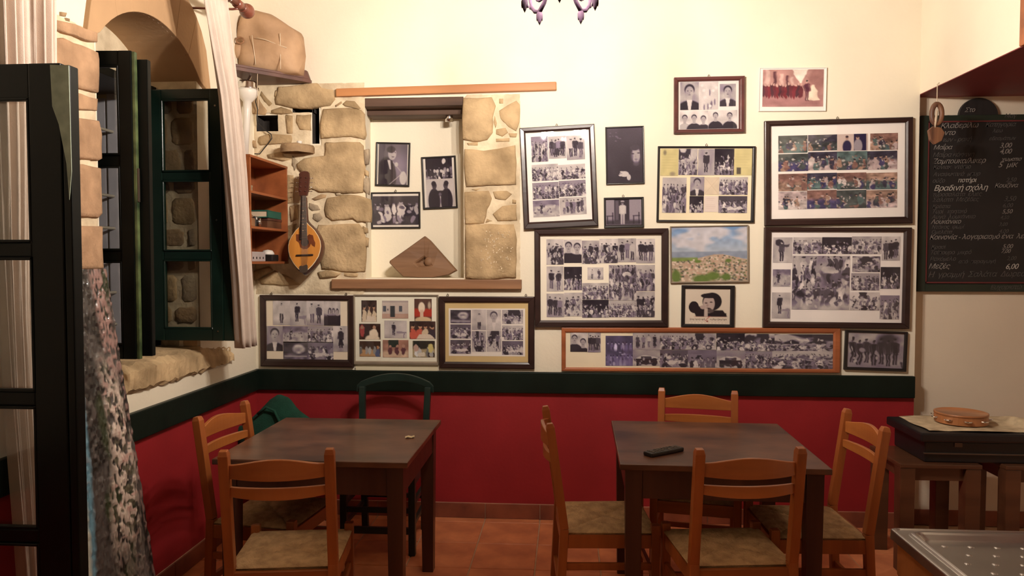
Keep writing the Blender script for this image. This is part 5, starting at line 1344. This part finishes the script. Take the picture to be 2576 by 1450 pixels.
MB().grid(lambda a, b: Vector((.015 * math.cos(a * 2 * PI) * math.sin(b * PI), .014 + .015 * math.sin(a * 2 * PI) * math.sin(b * PI), -.016 + .012 * math.cos(b * PI))), 12, 8).build('bulb', M['white_enamel'], nl, smooth=True)

# ------------------------------------------------------------------ blackboard
yb = YA - .03
q0, q1 = at(2309, 291, 1, yb), at(2309, 734, 1, yb)
BX1 = 3.0
bd = thing('blackboard', 'menu blackboard in the alcove, crowded with handwritten chalk lines', 'blackboard', (q0.x, YA - .001, q1.z))
bx0 = q1.x - .002; bz0, bz1 = q1.z, q0.z
fw_ = .044
MB().bb((bx0 + .02, yb + .006, bz0 + .02), (BX1 - .02, YA - .002, bz1 - .02)).build('slate', M['board'], bd, absl=True)
for a_, b_ in (((bx0, bz0), (bx0 + fw_, bz1)), ((BX1 - fw_, bz0), (BX1, bz1)), ((bx0 + fw_, bz0), (BX1 - fw_, bz0 + fw_)), ((bx0 + fw_, bz1 - fw_ * .8), (BX1 - fw_, bz1))):
    MB().bb((a_[0], yb, a_[1]), (b_[0], YA - .002, b_[1])).build('frame_rail', M['boardgreen'], bd, .003, absl=True)
r0, r1 = at(2332, 306, 1, yb), at(2328, 712, 1, yb)
for a_, b_ in (((r1.x, r1.z), (r1.x + .006, r0.z)), ((r1.x, r1.z - .002), (BX1 - .05, r1.z + .006)), ((r1.x, r0.z - .006), (BX1 - .05, r0.z + .002))):
    MB().bb((a_[0], yb - .001, a_[1]), (b_[0], yb + .006, b_[1])).build('red_line', M['redline'], bd, absl=True)
c0 = at(2463, 290, 1, yb); rr_ = (at(2512, 290, 1, yb) - c0).length
MB().prism([(c0.x + rr_ * math.cos(t * PI / 18), bz1 - .004 + .95 * rr_ * math.sin(t * PI / 18)) for t in range(19)], yb + .004, YA - .004, lambda u, v, d: Vector((u, d, v))).build('arched_crest', M['board'], bd, absl=True)
KB1, KB2 = (2300, 240, 5.577), (2300, 490, 5.577)
def chalk(x, y, hpx, txt, m='chalk', crop=KB1, sl_=.35):
    cu_ = bpy.data.curves.new('chalk_line', 'FONT'); cu_.body = txt; cu_.shear = sl_; cu_.resolution_u = 2
    ox, oy, s_ = crop
    p = at(ox + x / s_, oy + y / s_, 1, yb); p2 = at(ox + x / s_, oy + (y - hpx) / s_, 1, yb)
    cu_.size = (p2.z - p.z) * 1.45; cu_.extrude = .0004; cu_.space_character = .92
    tmp = bpy.data.objects.new('tmp', cu_); COL.objects.link(tmp)
    me = bpy.data.meshes.new_from_object(tmp.evaluated_get(bpy.context.evaluated_depsgraph_get()))
    bpy.data.objects.remove(tmp)
    me.materials.clear(); me.materials.append(M[m])
    o = bpy.data.objects.new('chalk_line', me); COL.objects.link(o); o.parent = bd
    o.location = Vector((p.x, yb + .0052 if not (y < 330 and crop is KB1) else yb - .0006, p.z)) - bd.location
    o.rotation_euler = (PI / 2, -.012, 0)
    return o
for L_ in [(700, 235, 60, 'Στο', 'chalk'), (440, 330, 50, 'Για παρέες  και', 'chalk_dim'), (1260, 315, 55, 'Μαγ', 'chalk_dim'),
    (370, 460, 70, 'Κλαδερίλω', 'chalk'), (1000, 440, 60, 'Κατηγορία', 'chalk_dim'), (310, 560, 70, 'Γ  ντο', 'chalk'), (1100, 520, 50, 'λεω', 'chalk_dim'),
    (400, 650, 60, 'ιων - ρακή', 'chalk_dim'), (1050, 630, 50, 'εδεσμάτων', 'chalk_dim'), (270, 760, 60, 'Μαΐρα', 'chalk'), (1200, 735, 70, '3,00', 'chalk'),
    (260, 865, 60, 'Μαΐρα κόκκινη', 'chalk_dim'), (1200, 820, 70, '4,00', 'chalk'), (255, 960, 70, 'Ζαμπουκα/λικερ', 'chalk'), (1230, 920, 50, 'χωματισ', 'chalk'), (265, 1035, 55, 'Κονιακ  ντόπιο', 'chalk_dim'),
    (1180, 1010, 80, '5  μικ', 'chalk'), (265, 1135, 55, 'Αναψυκτικά  μπυρ', 'chalk_dim'), (255, 1225, 55, 'ούζο', 'chalk_dim'), (610, 1220, 60, 'ποτήρι', 'chalk_bright'),
    (1290, 1215, 60, '2,50', 'chalk_dim'), (275, 1340, 75, 'Βραδινή σχόλη', 'chalk_bright'), (1130, 1295, 60, 'Κουζίνα', 'chalk'), (255, 1420, 55, 'τυροσαλάτα  ελιές', 'chalk_dim')]:
    chalk(*L_)
for L_ in [(255, 100, 55, 'Σαλάτα  Μεζέδες', 'chalk_dim'), (1260, 90, 70, '3,50', 'chalk_dim'), (255, 190, 50, 'Κρέατα', 'chalk_dim'), (1240, 180, 60, '6,00', 'chalk_dim'),
    (245, 265, 55, 'Τυρί   κρητικό', 'chalk_dim'), (1235, 265, 60, '5,50', 'chalk'), (245, 340, 55, 'Αυγά  λουκάνικο', 'chalk_dim'), (1210, 345, 50, '4,50', 'chalk_dim'), (235, 410, 60, 'Λουκάνικο', 'chalk'),
    (245, 480, 50, 'Ντάκος  ψωμί', 'chalk_dim'), (1190, 440, 50, '3,00', 'chalk_dim'), (240, 550, 50, 'Ομελέτα', 'chalk_dim'), (1190, 540, 55, '4,00', 'chalk_dim'), (215, 630, 65, 'Κοινονία - λογαριασμό ένα  λεπτό', 'chalk'),
    (240, 760, 50, 'Κρασί', 'chalk_dim'), (1240, 755, 60, '5,00', 'chalk'), (220, 840, 55, 'Τσίπουρο  μικρό', 'chalk_dim'), (1220, 820, 55, '7,00', 'chalk'), (220, 930, 55, 'Ρακόμελο', 'chalk_dim'), (620, 965, 50, 'από  παραγωγή', 'chalk_dim'),
    (1300, 920, 55, '2,00', 'chalk_dim'), (200, 1040, 70, 'Μεζές', 'chalk'), (1280, 1045, 75, '6,00', 'chalk_bright'), (195, 1160, 75, 'Η  γραμμή  Σαλάτα  Δωρεάν', 'chalk_dim')]:
    chalk(*L_, crop=KB2)
o = chalk(1060, 1330, 60, 'Ευχαριστώ', 'chalk_dim', KB2); o.location.y = yb - .0006 - bd.location.y

# carved ornament hanging from the bulkhead edge
on = at(2363, 206, 0, XR)
orn = thing('hanging_ornament', 'carved wooden ornament hanging by a cord in front of the blackboard', 'ornament', (XR - .012, on.y, at(2355, 360, 1, on.y).z))
oz = lambda y: at(2358, y, 1, on.y).z
ox_ = XR - .010
MB().tube([(XR, on.y, oz(208)), (ox_, on.y, oz(212)), (ox_, on.y, oz(262))], .0025, 6).build('cord', M['cord'], orn, absl=True)
rc_ = (oz(262) - oz(312)) / 2; zc_ = (oz(262) + oz(312)) / 2
MB().tube([(ox_ + .026 * math.sin(t * 2 * PI / 20), on.y, zc_ + rc_ * math.cos(t * 2 * PI / 20)) for t in range(21)], .014, 8).build('carved_ring', M['ornament'], orn, smooth=True, absl=True)
MB().tube([(ox_ - .004, on.y - .012, oz(280)), (ox_ - .010, on.y - .014, oz(300)), (ox_ - .012, on.y - .010, oz(322))], [.006, .007, .004], 8).build('tassel', M['cord'], orn, smooth=True, absl=True)
MB().prism([(ox_ - .045, oz(328)), (ox_ - .02, oz(318)), (ox_ + .02, oz(322)), (ox_ + .04, oz(335)), (ox_ + .025, oz(355)), (ox_ - .01, oz(364)), (ox_ - .035, oz(352))], on.y - .012, on.y + .012, lambda u, v, d: Vector((u, d, v))).build('pendant_block', M['ornament'], orn, .004, absl=True)

# ------------------------------------------------------------------ alcove furniture
def stool(label, x0, x1, y0, y1, z):
    t = thing('wooden_stool', label, 'stool', ((x0 + x1) / 2, (y0 + y1) / 2, 0))
    w, d = (x1 - x0) / 2, (y1 - y0) / 2
    MB().bb((-w, -d, z - .022), (w, d, z)).build('seat', M['stoolwood'], t, .005)
    for sx in (-1, 1):
        for sy in (-1, 1): MB().bar((sx * (w - .04), sy * (d - .04), 0), (sx * (w - .04), sy * (d - .04), z - .022), .068, .068, (0, 1, 0), .072, .072).build('leg', M['stoolwood'], t, .003)
    for sx in (-1, 1):
        MB().bb((sx * (w - .05), -d + .06, z - .09), (sx * (w - .03), d - .06, z - .0225)).build('apron', M['stoolwood'], t, .002)
        MB().bb((-w + .06, sx * (d - .05), z - .09), (w - .06, sx * (d - .03), z - .0225)).build('apron', M['stoolwood'], t, .002)
    return t
stool('dark wooden stool under the left end of the black case', 1.665, 2.06, 3.82, 4.20, .555)
stool('dark wooden stool under the right end of the black case, cut by the frame', 2.17, 2.56, 3.82, 4.20, .555)
f0 = at(2354, 1087, 1, 3.84)
cs = thing('black_case', 'long black case lying across two stools in the alcove', 'case', (1.85, 4.03, .556))
ztop = .71
MB().bb((1.80, 3.86, .556), (2.75, 4.21, ztop - .05)).build('body', M['black'], cs, .006, absl=True)
MB().bb((1.765, 3.825, ztop - .045), (2.79, 4.235, ztop)).build('lid', M['black'], cs, .010, absl=True)
for x in (1.96, 2.36): MB().bb((x - .02, 3.855, ztop - .075), (x + .02, 3.862, ztop - .052)).build('latch', M['nail'], cs, .002, absl=True)
MB().bb((1.79, 3.846, .60), (2.74, 3.858, .606)).build('seam_trim', M['nail'], cs, absl=True)
tb = at(2424, 1072, 2, ztop)
tm = thing('tambourine', 'tan wooden tambourine with small jingles on the black case', 'tambourine', (tb.x, 4.04, ztop + .016), .3)
MB().lathe([(.118, .0), (.124, .0), (.124, .052), (.118, .052), (.118, 0)], 36).build('hoop', M['tan'], tm)
MB().lathe([(0, .049), (.117, .050), (.1185, .053), (.126, .052), (.126, .042), (.1245, .042)], 36).build('skin', M['tan'], tm, smooth=True)
for k in range(9):
    a_ = k * 2 * PI / 9
    MB().lathe([(0, -.002), (.019, -.003), (.020, 0), (.019, .003), (0, .002)], 12, Matrix.Rotation(a_, 4, 'Z') @ Matrix.Translation((.125, 0, .024))).build('jingle', M['chrome'], tm)
ck = thing('folded_cloth', 'cream patterned cloth spread over the black case under the tambourine', 'cloth', (2.2, 4.05, ztop))
def clo(a, b):
    x = -.38 + .80 * a; y = -.19 + .35 * b
    z = .004 + .007 * abs(math.sin(9 * x + 3 * y)) * (1 if abs(x) < .9 else 0) + (.030 * abs(math.sin(a * 21)) * math.sin(b * PI) if x > .12 else 0)
    return Vector((x + .006 * math.sin(b * 9), y + .008 * math.sin(a * 13), z))
co_ = MB(); co_.grid(clo, 40, 16); oc = co_.build('cloth', M['creamcloth'], ck, smooth=True); oc.modifiers.new('t', 'SOLIDIFY').thickness = .003

# ------------------------------------------------------------------ steel-topped cart in the lower right foreground
tx0, ty1 = 1.148, 2.712
TZ = .62
ct = thing('steel_top_cart', 'stainless steel topped wooden stand cut off at the lower right corner', 'stand', (1.6, 2.4, 0))
X1, Y0 = 2.1, 1.95
def rr(x0, y0, x1, y1, r, n=5):
    o = []
    for cx, cy, a0 in ((x1 - r, y1 - r, 0), (x0 + r, y1 - r, 90), (x0 + r, y0 + r, 180), (x1 - r, y0 + r, 270)):
        for k in range(n + 1):
            a_ = math.radians(a0 + 90 * k / n); o.append((cx + r * math.cos(a_), cy + r * math.sin(a_)))
    return o
prof = [(0, .012, -.035), (0, .016, -.004), (.003, .018, 0), (.010, .02, .001), (.014, .02, -.003), (.040, .03, -.004), (.046, .03, .004), (.054, .03, .006), (.062, .03, .0), (.075, .03, -.016), (.085, .03, -.017)]
V = []; F = []
for ins, r_, dz_ in prof:
    for p in rr(tx0 + ins, Y0 + ins, X1 - ins, ty1 - ins, r_): V.append((p[0], p[1], TZ + dz_))
k_ = 24
for i in range(len(prof) - 1):
    for j in range(k_): F.append((i * k_ + j, i * k_ + (j + 1) % k_, (i + 1) * k_ + (j + 1) % k_, (i + 1) * k_ + j))
F.append(tuple((len(prof) - 1) * k_ + j for j in range(k_)))
MB().add(V, F).build('steel_tray', M['steel'], ct, absl=True, smooth=False, bevel=.0015, seg=1)
for i in range(9):
    for j in range(7):
        x, y = tx0 + .13 + .085 * i + (.042 if j % 2 else 0), ty1 - .125 - .072 * j
        if x > X1 - .1: continue
        MB().lathe([(.011, -.0005), (.009, .0018), (.004, .0032), (0, .0035)], 10, Matrix.Translation((x, y, TZ - .017))).build('bump', M['steel'], ct, smooth=True, absl=True)
MB().bb((tx0 + .02, Y0 + .02, TZ - .16), (X1 - .02, ty1 - .02, TZ - .036)).build('apron_box', M['cartwood'], ct, .004, absl=True)
for x in (tx0 + .045, X1 - .045):
    for y in (Y0 + .045, ty1 - .045): MB().bb((x - .022, y - .022, 0), (x + .022, y + .022, TZ - .16)).build('leg', M['stoolwood'], ct, .003, absl=True)
MB().bb((tx0 + .03, Y0 + .03, .40), (X1 - .03, ty1 - .03, .42)).build('lower_shelf', M['tan'], ct, .003, absl=True)

# ------------------------------------------------------------------ painting leaning between the door leaf and the wall
pn = thing('leaning_painting', 'tall thick-paint canvas of blossoms and bark leaning against the red side wall', 'painting', (XL + .26, 2.7, 0))
PH, PW = 1.535, .50
far_top = at(265, 685, 0, XL + .072)
yf = far_top.y
lean_x0, lean_x1 = -1.60, XL + .070
pr_ = np.random.default_rng(9)
nh_, nw_ = 480, 170
cv = Cv(nw_, nh_, .1, 21)
S_ = cv.X * PW; T_ = 1 - cv.Y           # S: distance from the far edge, T: height 0..1
wig = (cv.noise(3, 8) - .5) * .05
c_ = np.zeros((nh_, nw_, 3)); c_[:] = (.022, .019, .017)
def lay(mask, col): 
    global c_
    mask = np.clip(mask, 0, 1)[..., None]; c_ = c_ * (1 - mask) + np.array(col) * mask
fine = cv.noise(30, 80); fine2 = cv.noise(60, 110); mid = cv.noise(9, 22); streak = cv.noise(34, 56)
lay((mid - .45) * 5, (.07, .06, .055)); lay((fine - .66) * 6, (.085, .072, .066)); lay((cv.noise(9, 12) - .6) * 6, (.030, .038, .018))
b0 = .10 + .05 * np.sin(T_ * 7) * .5 + wig + .03 * (1 - T_)
blos = np.clip((1 - np.abs(S_ - b0 - .0) / (.055 + .075 * (1 - T_) * (T_ > .16))) * 2.2, 0, 1) * np.clip((.80 - T_) * 8, 0, 1) * np.clip((T_ - .26) * 9, .25, 1)
lay(blos * np.clip((streak * .6 + fine2 * .4 - .40) * 9, 0, 1), (.52, .42, .36)); lay(blos * np.clip((fine - .70) * 8, 0, 1), (.46, .30, .26)); lay(blos * np.clip((fine2 - .74) * 9, 0, 1), (.68, .60, .50)); lay(blos * np.clip((.36 - fine) * 9, 0, 1), (.10, .09, .06))
lay(np.clip((.05 - np.abs(S_ - .05 - .10 * np.clip(T_ - .72, 0, 1)) ) * 40, 0, 1) * np.clip((T_ - .70) * 14, 0, 1) * np.clip((fine2 - .3) * 4, 0, 1), (.28, .17, .15))
lay(np.clip(1 - np.abs(S_ - .012) / .014, 0, 1) * np.clip((fine2 - .45) * 5, 0, 1), (.30, .18, .16))
eb = .345 - .19 * (T_ - .2) + .012 * np.sin(T_ * 9) + wig * .3
lay(np.clip((S_ - eb) * 60, 0, 1) * np.clip((.86 - T_) * 5, 0, 1), (.12, .25, .33)); lay(np.clip((S_ - eb) * 60, 0, 1) * np.clip((fine2 - .6) * 4, 0, 1), (.16, .22, .26))
lay(np.clip((S_ - eb - .020 - .10 * np.clip(T_ - .3, 0, 1)) * 50, 0, 1) * np.clip((.62 - T_) * 7, 0, 1), (.50, .50, .42))
hgt = .006 * fine2 + .005 * fine + .010 * blos * streak
me = bpy.data.meshes.new('painted_surface')
zz_ = np.linspace(PH, 0, nh_); tt_ = zz_ / PH
co = np.zeros((nh_, nw_, 3))
co[..., 0] = (lean_x0 + (lean_x1 - lean_x0) * tt_)[:, None] + hgt; co[..., 1] = yf - np.linspace(0, PW, nw_)[None] - (.03 * (1 - tt_))[:, None]; co[..., 2] = zz_[:, None] + .002
co -= np.array(pn.location)
idx = np.arange(nh_ * nw_).reshape(nh_, nw_)
fq = np.stack([idx[:-1, :-1], idx[:-1, 1:], idx[1:, 1:], idx[1:, :-1]], -1).reshape(-1, 4)
me.from_pydata(co.reshape(-1, 3).tolist(), [], fq.tolist())
ca = me.color_attributes.new('Col', 'FLOAT_COLOR', 'POINT'); ca.data.foreach_set('color', np.concatenate([np.clip(c_, 0, 1), np.ones((nh_, nw_, 1))], -1).astype(np.float32).ravel())
me.materials.append(M['canvas'])
o = bpy.data.objects.new('painted_surface', me); COL.objects.link(o); o.parent = pn
V = []
for dx in (-.001, -.024):
    for z_, s_ in ((0, 0), (0, PW), (PH, PW), (PH, 0)): 
        t_ = z_ / PH; V.append((lean_x0 + (lean_x1 - lean_x0) * t_ + dx, yf - s_ - .03 * (1 - t_), z_ + .002))
MB().add(V, [(0, 1, 2, 3), (7, 6, 5, 4), (0, 4, 5, 1), (1, 5, 6, 2), (2, 6, 7, 3), (3, 7, 4, 0)]).build('stretcher_canvas', M['oldwood'], pn, absl=True)
